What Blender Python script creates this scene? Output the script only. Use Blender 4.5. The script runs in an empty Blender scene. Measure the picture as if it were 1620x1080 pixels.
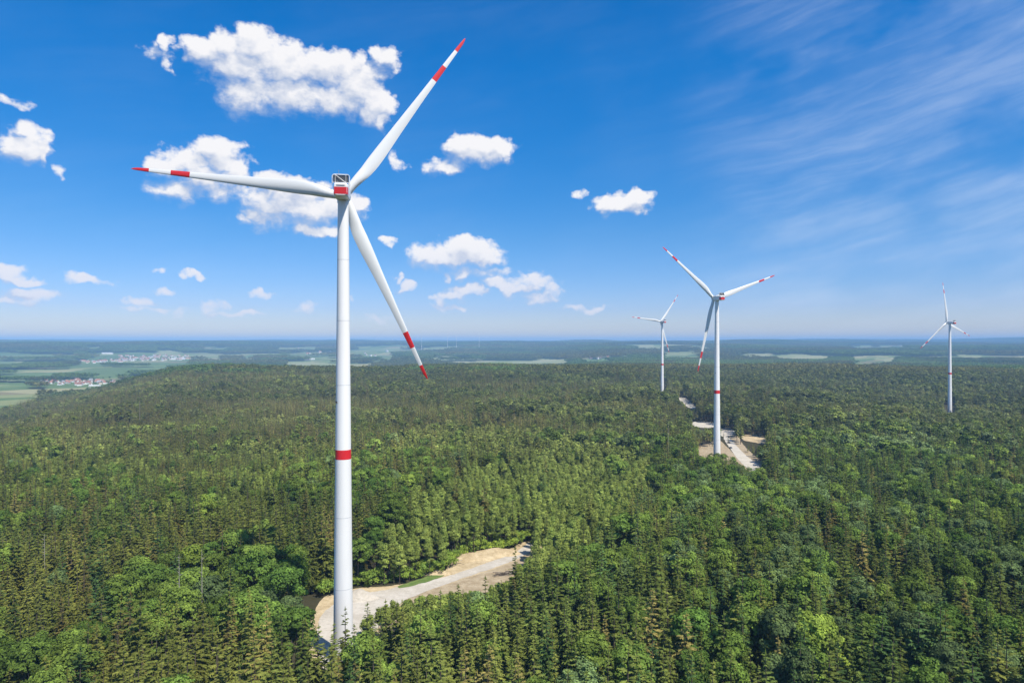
import bpy, math, random
import numpy as np
from mathutils import Vector, Matrix, Euler
from mathutils.geometry import tessellate_polygon

scene = bpy.context.scene
random.seed(7)
rng = np.random.default_rng(11)
R = math.radians
F = 1080.0          # focal length in pixels of the 1620 px wide photograph
CZ = 95.0           # camera height above the foot of the near turbine

# ------------------------------------------------------------------ camera
cam_d = bpy.data.cameras.new('camera')
cam = bpy.data.objects.new('camera', cam_d)
scene.collection.objects.link(cam)
cam.location = (0, 0, CZ)
cam.rotation_euler = (R(90), 0, 0)
cam_d.sensor_width = 36.0
cam_d.lens = 36.0 * F / 1620.0
cam_d.clip_start = 1.0
cam_d.clip_end = 120000.0
scene.camera = cam

# ------------------------------------------------------------------ render / exposure
scene.view_settings.view_transform = 'Standard'
scene.view_settings.look = 'None'
scene.view_settings.exposure = 0.36
scene.view_settings.gamma = 1.0
scene.view_settings.use_curve_mapping = False
scene.render.engine = 'CYCLES'
cy = scene.cycles
cy.max_bounces = 5; cy.diffuse_bounces = 3; cy.glossy_bounces = 2
cy.transmission_bounces = 2; cy.transparent_max_bounces = 8; cy.volume_bounces = 0
cy.use_denoising = True
scene.cycles.caustics_reflective = False
scene.cycles.caustics_refractive = False

# ------------------------------------------------------------------ sun
SUN_EL = R(57)
SUN_AZ = math.atan2(0.66, -0.75)          # clockwise from +Y
sun_dir = Vector((math.sin(SUN_AZ) * math.cos(SUN_EL), math.cos(SUN_AZ) * math.cos(SUN_EL), math.sin(SUN_EL)))
sd = bpy.data.lights.new('sun', 'SUN')
sd.energy = 5.0
sd.angle = R(0.53)
sd.color = (1.0, 0.945, 0.84)
so = bpy.data.objects.new('sun', sd)
scene.collection.objects.link(so)
so.rotation_euler = sun_dir.to_track_quat('Z', 'Y').to_euler()

# ------------------------------------------------------------------ node helpers
class NT:
    def __init__(s, tree):
        s.t = tree; s.n = tree.nodes; s.l = tree.links
    def node(s, kind, **kw):
        n = s.n.new(kind)
        for k, v in kw.items(): setattr(n, k, v)
        return n
    def put(s, sock, v):
        if isinstance(v, bpy.types.NodeSocket): s.l.new(v, sock)
        elif v is not None: sock.default_value = v
    def math(s, op, a, b=None, c=None, clamp=False):
        n = s.node('ShaderNodeMath', operation=op, use_clamp=clamp)
        s.put(n.inputs[0], a); s.put(n.inputs[1], b); s.put(n.inputs[2], c)
        return n.outputs[0]
    def vmath(s, op, a, b=None, c=None, out=0):
        n = s.node('ShaderNodeVectorMath', operation=op)
        s.put(n.inputs[0], a); s.put(n.inputs[1], b)
        if c is not None: s.put(n.inputs[2], c)
        return n.outputs[out]
    def noise(s, vec, scale, detail=4, rough=0.5, dim='3D', dist=0.0):
        n = s.node('ShaderNodeTexNoise', noise_dimensions=dim)
        s.put(n.inputs['Vector'], vec); s.put(n.inputs['Scale'], scale)
        s.put(n.inputs['Detail'], detail); s.put(n.inputs['Roughness'], rough)
        n.inputs['Distortion'].default_value = dist
        return n.outputs[0]
    def ramp(s, v, lo, hi, a=0.0, b=1.0, smooth=True):
        n = s.node('ShaderNodeMapRange')
        n.interpolation_type = 'SMOOTHSTEP' if smooth else 'LINEAR'
        s.put(n.inputs[0], v); s.put(n.inputs[1], lo); s.put(n.inputs[2], hi)
        s.put(n.inputs[3], a); s.put(n.inputs[4], b)
        return n.outputs[0]
    def mix(s, f, a, b, mode='MIX'):
        n = s.node('ShaderNodeMix', data_type='RGBA', blend_type=mode)
        s.put(n.inputs[0], f); s.put(n.inputs[6], a); s.put(n.inputs[7], b)
        return n.outputs[2]
    def comb(s, x, y, z):
        n = s.node('ShaderNodeCombineXYZ')
        s.put(n.inputs[0], x); s.put(n.inputs[1], y); s.put(n.inputs[2], z)
        return n.outputs[0]

# ------------------------------------------------------------------ world: sky with clouds
world = bpy.data.worlds.new('World')
scene.world = world
world.use_nodes = True
wt = NT(world.node_tree); wt.n.clear()
tc = wt.node('ShaderNodeTexCoord')
dirv = tc.outputs['Generated']
sep = wt.node('ShaderNodeSeparateXYZ'); wt.l.new(dirv, sep.inputs[0])
dx, dy, dz = sep.outputs
azi = wt.math('ARCTAN2', dx, dy)
hyp = wt.math('SQRT', wt.math('ADD', wt.math('MULTIPLY', dx, dx), wt.math('MULTIPLY', dy, dy)))
elt = wt.math('DIVIDE', dz, wt.math('MAXIMUM', hyp, 0.02))
sky = wt.node('ShaderNodeTexSky', sky_type='NISHITA')
sky.sun_disc = False
sky.sun_elevation = SUN_EL
sky.sun_rotation = SUN_AZ
sky.altitude = 500
sky.air_density = 1.0
sky.dust_density = 0.5
sky.ozone_density = 3.0
SKY_S = 0.109
hsv = wt.node('ShaderNodeHueSaturation')
hsv.inputs['Saturation'].default_value = 1.42
hsv.inputs['Value'].default_value = SKY_S
wt.l.new(sky.outputs[0], hsv.inputs['Color'])
# the photograph's sky: deeper overhead, softer blue towards the horizon, the same all round
grd = wt.node('ShaderNodeValToRGB')
ge = grd.color_ramp.elements
ge[0].position = 0.0; ge[0].color = (.90, .82, 1.0, 1)
ge[1].position = 1.0; ge[1].color = (.34, 1.0, 1.16, 1)
for p_, c_ in ((.12, (.66, .68, .98, 1)), (.38, (.64, .79, .97, 1)), (.70, (.46, .90, 1.07, 1))):
    q_ = ge.new(p_); q_.color = c_
wt.l.new(wt.math('DIVIDE', elt, 0.40, clamp=True), grd.inputs[0])
skyc = wt.mix(1.0, hsv.outputs[0], grd.outputs[0], 'MULTIPLY')

# cumulus clouds: (px, py, rx, ry, weight) in photograph pixels -> azimuth / slope of the direction
BL = [
 (325,82,36,20,1),(362,74,34,24,1),(400,72,40,28,1),(380,105,55,28,1),(440,100,60,34,1),(490,105,46,26,1),
 (530,112,44,28,1),(565,140,46,30,1),(590,168,30,30,1),(606,192,13,17,.9),(400,145,60,34,.9),(460,148,76,30,.95),(530,158,56,26,.95),
 (610,92,22,18,.8),(592,116,24,20,.62),(556,96,26,10,.45),(258,70,14,14,.62),(252,86,22,9,.5),(266,100,9,12,.5),
 (268,264,28,16,.9),(300,256,40,20,1),(345,250,42,24,1),(372,262,20,16,.9),(330,278,60,20,.9),(290,300,48,20,.7),(350,300,44,18,.7),
 (425,284,22,15,1),(475,292,24,12,.9),(450,305,60,22,1),(470,328,70,28,1),(430,342,48,18,.8),(520,330,50,22,.9),(505,364,34,11,.85),(388,346,14,9,.7),(560,325,16,10,.6),
 (732,226,24,14,.9),(757,240,46,20,1),(788,237,22,18,1),(702,263,30,9,.62),
 (988,322,42,14,1),(1004,312,26,11,1),(968,316,16,9,.8),
 (720,405,62,18,1),(735,394,38,17,1),(762,408,26,20,.9),(680,408,30,16,.8),(750,432,50,10,.6),(705,441,10,10,.6),
 (838,443,42,12,.75),(800,449,38,9,.7),(868,458,16,14,.6),(826,456,30,12,.85),(848,470,36,9,.8),(744,460,26,9,.85),(722,468,26,8,.6),(628,443,8,9,.8),(646,454,16,11,.8),
 (700,478,12,9,.6),(716,488,30,5,.6),(690,470,9,7,.5),
 (36,236,40,20,.8),(45,206,20,14,.62),(62,240,14,22,.7),(15,160,30,7,.4),(98,272,12,7,.4),
 (8,432,34,14,.85),(30,443,34,6,.8),(48,468,46,11,.85),(14,474,24,6,.7),(137,443,40,9,.85),(217,477,25,8,.8),(222,490,44,5,.5),
 (412,467,19,7,.75),(488,484,18,9,.6),(333,485,20,8,.75),(366,495,50,5,.65),(305,438,12,6,.6),(268,461,15,5,.6),(250,432,9,5,.5),
 (918,486,24,5,.6),(945,489,18,4,.5),(286,494,12,5,.5),(612,380,11,7,.6),(626,260,12,14,.45),(914,308,8,6,.4),(604,505,24,5,.45),(560,470,10,6,.4)]
def blob_uv(px, py):
    a = math.atan((px - 810) / F)
    return a, (540 - py) / F * math.cos(a)
g = bpy.data.node_groups.new('cumulus_shape', 'ShaderNodeTree')
g.interface.new_socket('Vector', in_out='INPUT', socket_type='NodeSocketVector')
g.interface.new_socket('Shape', in_out='OUTPUT', socket_type='NodeSocketFloat')
gt = NT(g)
gi = gt.node('NodeGroupInput'); go = gt.node('NodeGroupOutput')
acc = None
for (px, py, rx, ry, w) in BL:
    a, e = blob_uv(px, py)
    if ry < 15 and py > 420: rx, ry, w = rx * .92, ry * .95, w + .12
    sx = F / (rx * 1.3) / math.cos(a) ** 2; sy = F / (ry * 1.3) / math.cos(a)
    v = gt.vmath('MULTIPLY_ADD', gi.outputs[0], (sx, sy, 0), (-a * sx, -e * sy, 0))
    d = gt.vmath('DOT_PRODUCT', v, v, out=1)
    q = gt.math('MULTIPLY_ADD', d, -w, w)
    acc = q if acc is None else gt.math('MAXIMUM', acc, q)
gt.l.new(acc, go.inputs[0])

def cumulus(vec, detail):
    """density at a direction given as (azimuth, slope)"""
    warp = wt.node('ShaderNodeTexNoise', noise_dimensions='2D')
    wt.put(warp.inputs['Vector'], vec); warp.inputs['Scale'].default_value = 34; warp.inputs['Detail'].default_value = 3
    wv = wt.vmath('MULTIPLY', wt.vmath('SUBTRACT', warp.outputs['Color'], (0.5, 0.5, 0.5)), (0.040, 0.026, 0))
    v2 = wt.vmath('ADD', vec, wv)
    gn = wt.node('ShaderNodeGroup'); gn.node_tree = g
    wt.l.new(v2, gn.inputs[0])
    n1 = wt.noise(wt.vmath('MULTIPLY', vec, (1.0, 1.3, 1)), 30, detail, 0.60, '2D')
    nn = wt.math('MULTIPLY_ADD', n1, 2.0, -1.08)
    d = wt.math('ADD', gn.outputs[0], nn)
    # scattered fair weather clouds in the rest of the sky
    big = wt.noise(wt.vmath('MULTIPLY', vec, (1, 2.2, 1)), 3.1, 5, 0.6, '2D')
    out = wt.ramp(wt.math('ABSOLUTE', azi), 0.72, 0.95)
    up = wt.ramp(elt, 0.56, 0.75)
    where = wt.math('MAXIMUM', out, up)
    gen = wt.math('MULTIPLY_ADD', big, 7.0, -4.35)
    gen = wt.math('ADD', wt.math('MULTIPLY', gen, where), wt.math('MULTIPLY_ADD', where, 1.0, -1.0))
    return wt.math('MAXIMUM', d, gen), wt.math('MAXIMUM', gn.outputs[0], gen), nn
uv = wt.comb(azi, elt, 0)
d1, s1, n1_ = cumulus(uv, 7)
d2, s2, n2_ = cumulus(wt.vmath('ADD', uv, (0.005, 0.017, 0)), 3)
relief = wt.math('ADD', wt.math('MULTIPLY', wt.math('SUBTRACT', s1, s2), 0.75), wt.math('MULTIPLY', wt.math('SUBTRACT', n1_, n2_), 0.42))
# crisp sunlit tops, ragged thinning bases
base_soft = wt.ramp(wt.math('SUBTRACT', s1, s2), -0.45, 0.25, 1.35, 0.50)
base_soft = wt.math('ADD', base_soft, wt.ramp(elt, 0.03, 0.14, 0.45, 0.0))
alpha = wt.ramp(d1, -0.24, base_soft)
thick = wt.ramp(d1, 0.0, 1.3)
lit = wt.ramp(relief, -0.34, 0.40)
cl_lit = (0.76, 0.75, 0.76, 1)
cl_sh = (0.40, 0.46, 0.59, 1)
cc = wt.mix(lit, cl_sh, cl_lit)
low = wt.ramp(elt, 0.02, 0.16)
cc = wt.mix(low, wt.mix(0.55, cc, (0.56, 0.55, 0.66, 1)), cc)
alpha = wt.math('MULTIPLY', alpha, wt.math('MULTIPLY_ADD', low, 0.18, 0.80))
# cirrus veils
rot = wt.node('ShaderNodeVectorRotate', rotation_type='Z_AXIS'); rot.inputs['Angle'].default_value = R(-13)
wt.l.new(uv, rot.inputs['Vector'])
cw = wt.noise(uv, 5, 3, 0.5, '2D')
cv = wt.vmath('ADD', wt.vmath('MULTIPLY', rot.outputs[0], (1.5, 11.5, 0)), wt.comb(0, wt.math('MULTIPLY', cw, 0.35), 0))
c1 = wt.noise(cv, 2.2, 9, 0.62, '2D')
c2 = wt.noise(wt.vmath('MULTIPLY', rot.outputs[0], (3.0, 5.0, 0)), 1.7, 4, 0.5, '2D')
ci = wt.math('MULTIPLY', wt.math('MULTIPLY_ADD', wt.ramp(c1, 0.25, 0.80), 0.75, 0.22), wt.ramp(c2, 0.25, 0.62))
side = wt.ramp(azi, 0.16, 0.48)
band = wt.ramp(wt.math('ABSOLUTE', azi), 0.95, 1.4)
cover = wt.math('MAXIMUM', side, wt.math('MULTIPLY', band, 0.6), )
cover = wt.math('MAXIMUM', cover, 0.10)
ci = wt.math('MULTIPLY', wt.math('MULTIPLY', ci, cover), 0.38)
base = wt.mix(ci, skyc, (0.58, 0.65, 0.78, 1))
final = wt.mix(alpha, base, cc)
bg = wt.node('ShaderNodeBackground')
wt.l.new(final, bg.inputs[0]); bg.inputs[1].default_value = 1.0
wo = wt.node('ShaderNodeOutputWorld')
wt.l.new(bg.outputs[0], wo.inputs[0])
world.cycles.sampling_method = 'MANUAL'
world.cycles.sample_map_resolution = 256

# ------------------------------------------------------------------ materials
def new_mat(name):
    m = bpy.data.materials.new(name); m.use_nodes = True
    t = NT(m.node_tree)
    return m, t, t.n['Principled BSDF']
def paint(name, col, rough=0.4, metal=0.0, dirt=0.06, scale=0.35):
    m, t, b = new_mat(name)
    co = t.node('ShaderNodeTexCoord').outputs['Object']
    n = t.noise(t.vmath('MULTIPLY', co, (1, 1, 0.15)), scale, 6, 0.6)
    c = t.mix(t.ramp(n, 0.35, 0.75, 0.0, 1.0), (*col, 1), (*[q * (1 - dirt * 1.6) for q in col], 1))
    t.l.new(c, b.inputs['Base Color'])
    b.inputs['Roughness'].default_value = rough
    b.inputs['Metallic'].default_value = metal
    return m
M = {}
M['white'] = paint('white_paint', (0.83, 0.81, 0.78), 0.42)
M['tower'] = paint('tower_paint', (0.84, 0.82, 0.79), 0.45, dirt=0.07, scale=0.12)
M['tower_b'] = paint('tower_paint_lower', (0.82, 0.80, 0.77), 0.45, dirt=0.09, scale=0.12)
M['blade'] = paint('blade_gelcoat', (0.77, 0.765, 0.74), 0.38, dirt=0.05, scale=0.2)
M['red'] = paint('traffic_red', (0.66, 0.018, 0.022), 0.45)
M['dark'] = paint('dark_metal', (0.045, 0.05, 0.06), 0.5)
M['grey'] = paint('grey_metal', (0.30, 0.31, 0.33), 0.5)
M['flange'] = paint('flange_paint', (.52, .53, .54), .5)
M['slate'] = paint('slate_paint', (0.09, 0.10, 0.12), 0.6)
M['concrete'] = paint('concrete', (0.42, 0.41, 0.38), 0.9, dirt=0.2, scale=1.5)

def leaf_mat(name, trans=0.25):
    m = bpy.data.materials.new(name); m.use_nodes = True
    t = NT(m.node_tree); t.n.clear()
    a = t.node('ShaderNodeAttribute', attribute_type='INSTANCER', attribute_name='tint')
    v = t.node('ShaderNodeAttribute', attribute_type='GEOMETRY', attribute_name='vary')
    f = v.outputs['Fac']
    # vary shifts brightness and yellow content from spray to spray
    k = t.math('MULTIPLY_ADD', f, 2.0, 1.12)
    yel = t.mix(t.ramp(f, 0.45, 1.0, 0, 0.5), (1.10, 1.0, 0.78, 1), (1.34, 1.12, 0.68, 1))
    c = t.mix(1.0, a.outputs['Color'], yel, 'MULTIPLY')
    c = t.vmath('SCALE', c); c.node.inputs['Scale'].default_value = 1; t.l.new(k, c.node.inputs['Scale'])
    d = t.node('ShaderNodeBsdfDiffuse'); t.l.new(c, d.inputs[0])
    tr = t.node('ShaderNodeBsdfTranslucent'); t.l.new(c, tr.inputs[0])
    mx = t.node('ShaderNodeMixShader'); mx.inputs[0].default_value = trans
    t.l.new(d.outputs[0], mx.inputs[1]); t.l.new(tr.outputs[0], mx.inputs[2])
    o = t.node('ShaderNodeOutputMaterial'); t.l.new(mx.outputs[0], o.inputs[0])
    return m
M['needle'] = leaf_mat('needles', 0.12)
M['leaf'] = leaf_mat('leaves', 0.26)
def bark_mat(name, col):
    m, t, b = new_mat(name)
    co = t.node('ShaderNodeTexCoord').outputs['Object']
    n = t.noise(t.vmath('MULTIPLY', co, (3, 3, 0.6)), 2.0, 5, 0.6)
    t.l.new(t.mix(n, (*[q * 0.55 for q in col], 1), (*[q * 1.35 for q in col], 1)), b.inputs['Base Color'])
    b.inputs['Roughness'].default_value = 0.95
    return m
M['bark'] = bark_mat('bark', (0.10, 0.075, 0.055))
M['palebark'] = bark_mat('pale_dead_wood', (0.34, 0.30, 0.26))

# ------------------------------------------------------------------ numpy noise
def _hash(ix, iy, seed):
    h = (ix.astype(np.int64) * 374761393 + iy.astype(np.int64) * 668265263 + seed * 974634777) & 0xffffffff
    h = ((h ^ (h >> 13)) * 1274126177) & 0xffffffff
    return ((h ^ (h >> 16)) & 0xffff) / 65535.0
def vnoise(x, y, seed=0):
    ix = np.floor(x); iy = np.floor(y); fx = x - ix; fy = y - iy
    fx = fx * fx * (3 - 2 * fx); fy = fy * fy * (3 - 2 * fy)
    a = _hash(ix, iy, seed); b = _hash(ix + 1, iy, seed); c = _hash(ix, iy + 1, seed); d = _hash(ix + 1, iy + 1, seed)
    return (a * (1 - fx) + b * fx) * (1 - fy) + (c * (1 - fx) + d * fx) * fy
def fbm(x, y, sc, seed=0, octv=4):
    s = 0; a = 0.5; x = np.asarray(x, float) / sc; y = np.asarray(y, float) / sc; tot = 0
    for i in range(octv):
        s = s + a * vnoise(x, y, seed + i * 17); tot += a; a *= 0.5; x = x * 2.03 + 5.1; y = y * 2.03 + 1.7
    return s / tot * 2 - 1
def sst(a, b, x):
    t = np.clip((x - a) / (b - a), 0, 1); return t * t * (3 - 2 * t)

# ------------------------------------------------------------------ terrain height
RIDGES = [(70, 130, 9000, 1300, 541.5), (235, 55, 9500, 1200, 540.5), (360, 120, 11500, 1500, 539.5), (560, 120, 12500, 1500, 539.5), (760, 110, 12000, 1500, 540.5),
          (930, 60, 13500, 1300, 537.0), (1060, 90, 12500, 1500, 540), (1200, 70, 11500, 1300, 537.5), (1330, 90, 12000, 1500, 540.5), (1480, 110, 11500, 1500, 541.5), (1600, 90, 12500, 1500, 543)]
T_BASE = [(-50.2, 203.0, 0.0), (170.5, 568.0, -9.0), (274.0, 1245.0, -9.0), (676.0, 1054.0, -17.0)]
EDGE_Y = [-3000, 0, 300, 700, 954, 1130, 1469, 1836, 2050, 4000]
EDGE_X = [-300, -260, -330, -478, -560, -605, -735, -885, -950, -1500]
def _raw_plateau(x, y):
    z = -9 * sst(280, 560, y) + 12 * sst(1250, 2000, y) - 8 * sst(300, 700, x) - 5 * sst(-100, -500, x) * sst(900, 300, y)
    return z + 10 * fbm(x, y, 480, 3, 4) + 15 * (np.abs(fbm(x, y, 620, 13, 3)) - .25) * sst(250, 600, np.hypot(x + 50, y - 203))
def height(x, y):
    x = np.asarray(x, float); y = np.asarray(y, float)
    zp = _raw_plateau(x, y)
    for (tx, ty, tz) in T_BASE:
        r = np.hypot(x - tx, y - ty)
        w = 1 - sst(125, 330, r)
        zp = zp * (1 - w) + tz * w
    sl = x - np.interp(y, EDGE_Y, EDGE_X) + 30 * fbm(x, y, 260, 9, 3)
    ytop = 2080 + 120 * sst(-500, 0, x) + 260 * fbm(x, y * 0 + 3, 700, 21, 3)
    P = sst(-330, 30, sl) * sst(-520, 40, ytop - y)
    r = np.hypot(x, y)
    az = np.arctan2(x, y)
    right = sst(0.02, 0.16, az) * (y > -1e9)
    vl = np.interp(r, [0, 3300, 5500, 7200, 10200, 13000, 20000, 28000], [-66, -66, -48, -30, 44, 62, 70, 60])
    vr = np.interp(r, [0, 2600, 3600, 5200, 8000, 13000, 20000, 28000], [-14, -20, -32, -14, 24, 56, 72, 60])
    v = vl * (1 - right) + vr * right
    amp = sst(2300, 4500, r) * 10 + sst(5500, 9000, r) * 34
    v = v + amp * 1.35 * fbm(x, y, 2100, 31, 4) + sst(6000, 9000, r) * 9 * fbm(x, y, 900, 37, 3)
    # ridges that close the horizon
    rid = 42 * sst(14500, 18500, r) + 22 * fbm(az * 9000, r * 0.1, 1100, 51, 3) * sst(13000, 17000, r)
    rid = rid + 62 * np.exp(-((az - 0.68) / 0.085) ** 2) * sst(14000, 17500, r) + 24 * np.exp(-((az - 0.47) / 0.10) ** 2) * sst(14000, 17500, r)
    # wooded ridges in the middle distance
    tn = np.tan(np.clip(az, -1.2, 1.2)) * F + 810
    for (uc, w, d, dep, yt) in RIDGES:
        zt = CZ + (540 - yt) / F * d - 20
        k = np.exp(-np.abs((tn - uc) / w) ** 3) * np.exp(-((r - d) / dep) ** 2) * (y > 0)
        kz = k * (1 + .12 * fbm(x, y, 900, 41, 3))
        v = v + np.maximum(zt - v, 0) * kz
    behind = sst(0.9, 1.6, np.abs(az))
    v = np.minimum(v + rid, 205)
    return zp * P + v * (1 - P)
def plateau_mask(x, y):
    sl = x - np.interp(y, EDGE_Y, EDGE_X) + 30 * fbm(x, y, 260, 9, 3)
    ytop = 2080 + 120 * sst(-500, 0, x) + 260 * fbm(x, y * 0 + 3, 700, 21, 3)
    return sst(-330, 30, sl) * sst(-520, 40, ytop - y)

def to_px(x, y, z):
    yy = np.where(y > 1, y, 1)
    return 810 + F * x / yy, 540 - F * (z - CZ) / yy
def ground_hit(px, py, y0=120.0):
    """first terrain point seen through a photograph pixel"""
    ys = y0 * 1.004 ** np.arange(0, 1360)
    xs = (px - 810) / F * ys; zs = CZ + (540 - py) / F * ys
    h = height(xs, ys)
    k = np.argmax(zs <= h)
    if not (zs <= h).any(): k = len(ys) - 1
    return float(xs[k]), float(ys[k]), float(h[k])
def flat_hit(px, py, z):
    y = (CZ - z) * F / (py - 540.0)
    return (px - 810) / F * y, y
def in_poly(u, v, poly):
    u = np.asarray(u); v = np.asarray(v); c = np.zeros(u.shape, bool); n = len(poly)
    for i in range(n):
        x1, y1 = poly[i]; x2, y2 = poly[(i + 1) % n]
        if y1 == y2: continue
        k = ((y1 > v) != (y2 > v)) & (u < (x2 - x1) * (v - y1) / (y2 - y1) + x1)
        c ^= k
    return c

# open country seen in the photograph: (outline in photograph pixels, paleness)
OPEN = [
 ([(-60,585),(-60,665),(-5,660),(60,640),(100,632),(170,620),(200,612),(262,590),(272,581),(240,577),(200,578),(110,579),(0,584)], .35),
 ([(-60,556),(0,557),(60,560),(125,562),(122,566),(80,571),(0,575),(-60,576)], .4),
 ([(118,574),(150,565),(200,560),(240,559),(305,566),(300,574),(240,577),(200,578)], .3),
 ([(242,557),(262,554),(280,555),(293,558),(262,560)], .8), ([(128,549),(163,548),(160,551),(130,550)], .5),
 ([(312,560),(345,558),(358,566),(330,568),(312,563)], .45), ([(378,562),(400,560),(408,566),(380,568)], .5),
 ([(455,560),(480,557),(540,559),(530,564),(460,563)], .5), ([(452,572),(500,570),(532,573),(532,579),(452,579)], .9),
 ([(490,560),(560,557),(622,556),(626,566),(600,572),(570,579),(490,572)], .5),
 ([(676,565),(700,563),(760,565),(800,569),(875,570),(850,575),(780,575),(700,570)], .95), ([(648,551),(735,547),(735,549),(655,553)], .6),
 ([(1040,556),(1112,557),(1105,564),(1046,564)], .5), ([(1177,559),(1215,558),(1225,562),(1180,563)], 1.0), ([(1225,562),(1250,560),(1322,563),(1300,567),(1230,565)], .95),
 ([(1345,575),(1352,568),(1390,566),(1402,571),(1360,577)], .45), ([(1386,566),(1420,569),(1418,572),(1392,570)], 1.2),
 ([(1006,546),(1050,547),(1048,551),(1010,550)], .9), ([(915,562),(975,559),(1002,562),(996,568),(960,570),(925,571)], .4), ([(848,568),(905,568),(892,574),(846,574)], .9),
 ([(1085,549),(1128,549),(1126,551),(1088,551)], .6), ([(1515,560),(1556,561),(1552,564),(1520,564)], .8), ([(1340,546),(1440,546),(1430,549),(1345,549)], .5),
 ([(315,548),(365,548),(360,551),(320,551)], .5), ([(440,550),(505,549),(500,553),(445,553)], .4), ([(560,548),(640,546),(630,550),(565,551)], .45),
 ([(1037,591),(1072,591),(1068,598),(1040,598)], .1),
]
WOODS = [
 [(-60,598),(10,602),(60,604),(98,600),(100,603),(60,606),(-60,604)], [(90,597),(148,597),(146,600),(95,600)], [(204,592),(250,590),(250,593),(206,596)],
 [(-60,582),(60,583),(112,582),(112,584),(0,586),(-60,585)], [(0,569),(70,569),(118,569),(118,571),(60,572),(0,571)],
 [(190,601),(198,600),(203,604),(196,605)], [(42,614),(74,612),(72,616),(48,616)], [(110,626),(128,625),(126,629),(112,630)], [(66,628),(80,628),(78,631),(68,631)],
 [(520,565),(560,564),(558,566),(524,567)], [(545,572),(590,570),(586,572),(550,574)], [(160,579),(240,580),(240,581),(165,581)], [(930,567),(950,566),(948,568),(932,568)],
]
def open_mask(x, y, z):
    px, py = to_px(x, y, z)
    wob = fbm(x, y, 160, 77, 3)
    px = px + wob * 9.0 ; py = py + fbm(x, y, 260, 78, 3) * 1.6
    o = np.zeros(px.shape); pale = np.zeros(px.shape)
    front = (y > 900)
    for poly, pl in OPEN:
        m = in_poly(px, py, poly) & front
        o[m] = 1; pale[m] = pl
    for poly, pl in OPEN:
        for up in (13, 26):
            m = in_poly(px, py - F * up / np.where(y > 1, y, 1e9), poly) & (y > 2300) & (o == 0)
            o[m] = 1; pale[m] = pl
    for poly in WOODS:
        m = in_poly(px, py, poly) & front
        o[m] = 0
    o[(fbm(x, y, 330, 79, 3) > .40) & (y > 3200) & ~((px > 105) & (px < 315))] = 0
    # meadows scattered through the far country and to the sides
    r = np.hypot(x, y)
    n = fbm(x, y, 1500, 91, 4)
    far = (n > np.where(px < 700, .20, .36)) & (r > 5000)
    off = (np.abs(px - 810) > 870) | (y < 0)
    side = (n > -0.1) & (r > 1500) & off & (plateau_mask(x, y) < 0.3)
    o = np.where(far | side, 1, o); pale = np.where((far | side) & (pale == 0), 0.45, pale)
    return o * (plateau_mask(x, y) < 0.5) + o * (plateau_mask(x, y) >= 0.5) * ((y > 1300) & (px > 1000) & (px < 1100)), pale

# ------------------------------------------------------------------ mesh helpers
def link(o, parent=None):
    scene.collection.objects.link(o)
    if parent is not None: o.parent = parent
    return o
def mesh_np(name, V, faces, mats=(), fmat=None, smooth=False, vary=None):
    """V (n,3); faces: list of (k,m) int arrays with m corners each, or python lists"""
    me = bpy.data.meshes.new(name)
    V = np.asarray(V, np.float32)
    me.vertices.add(len(V)); me.vertices.foreach_set('co', V.ravel())
    if isinstance(faces, np.ndarray): faces = [faces]
    loops = np.concatenate([np.asarray(f, np.int32).ravel() for f in faces])
    sizes = np.concatenate([np.full(len(f), len(f[0]), np.int32) for f in faces])
    me.loops.add(len(loops)); me.loops.foreach_set('vertex_index', loops)
    me.polygons.add(len(sizes))
    st = np.concatenate([[0], np.cumsum(sizes)[:-1]]).astype(np.int32)
    me.polygons.foreach_set('loop_start', st)
    for m in mats: me.materials.append(m)
    if fmat is not None: me.polygons.foreach_set('material_index', np.asarray(fmat, np.int32))
    me.polygons.foreach_set('use_smooth', np.full(len(sizes), smooth))
    if vary is not None:
        a = me.attributes.new('vary', 'FLOAT', 'POINT'); a.data.foreach_set('value', np.asarray(vary, np.float32))
    me.update(calc_edges=True)
    return me
def obj(name, me, parent=None, **props):
    o = bpy.data.objects.new(name, me); link(o, parent)
    for k, v in props.items(): o[k] = v
    return o
def empty(name, loc=(0, 0, 0), rz=0.0, **props):
    o = bpy.data.objects.new(name, None); link(o)
    o.location = loc; o.rotation_euler = (0, 0, rz); o.empty_display_size = 1
    for k, v in props.items(): o[k] = v
    return o
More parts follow.
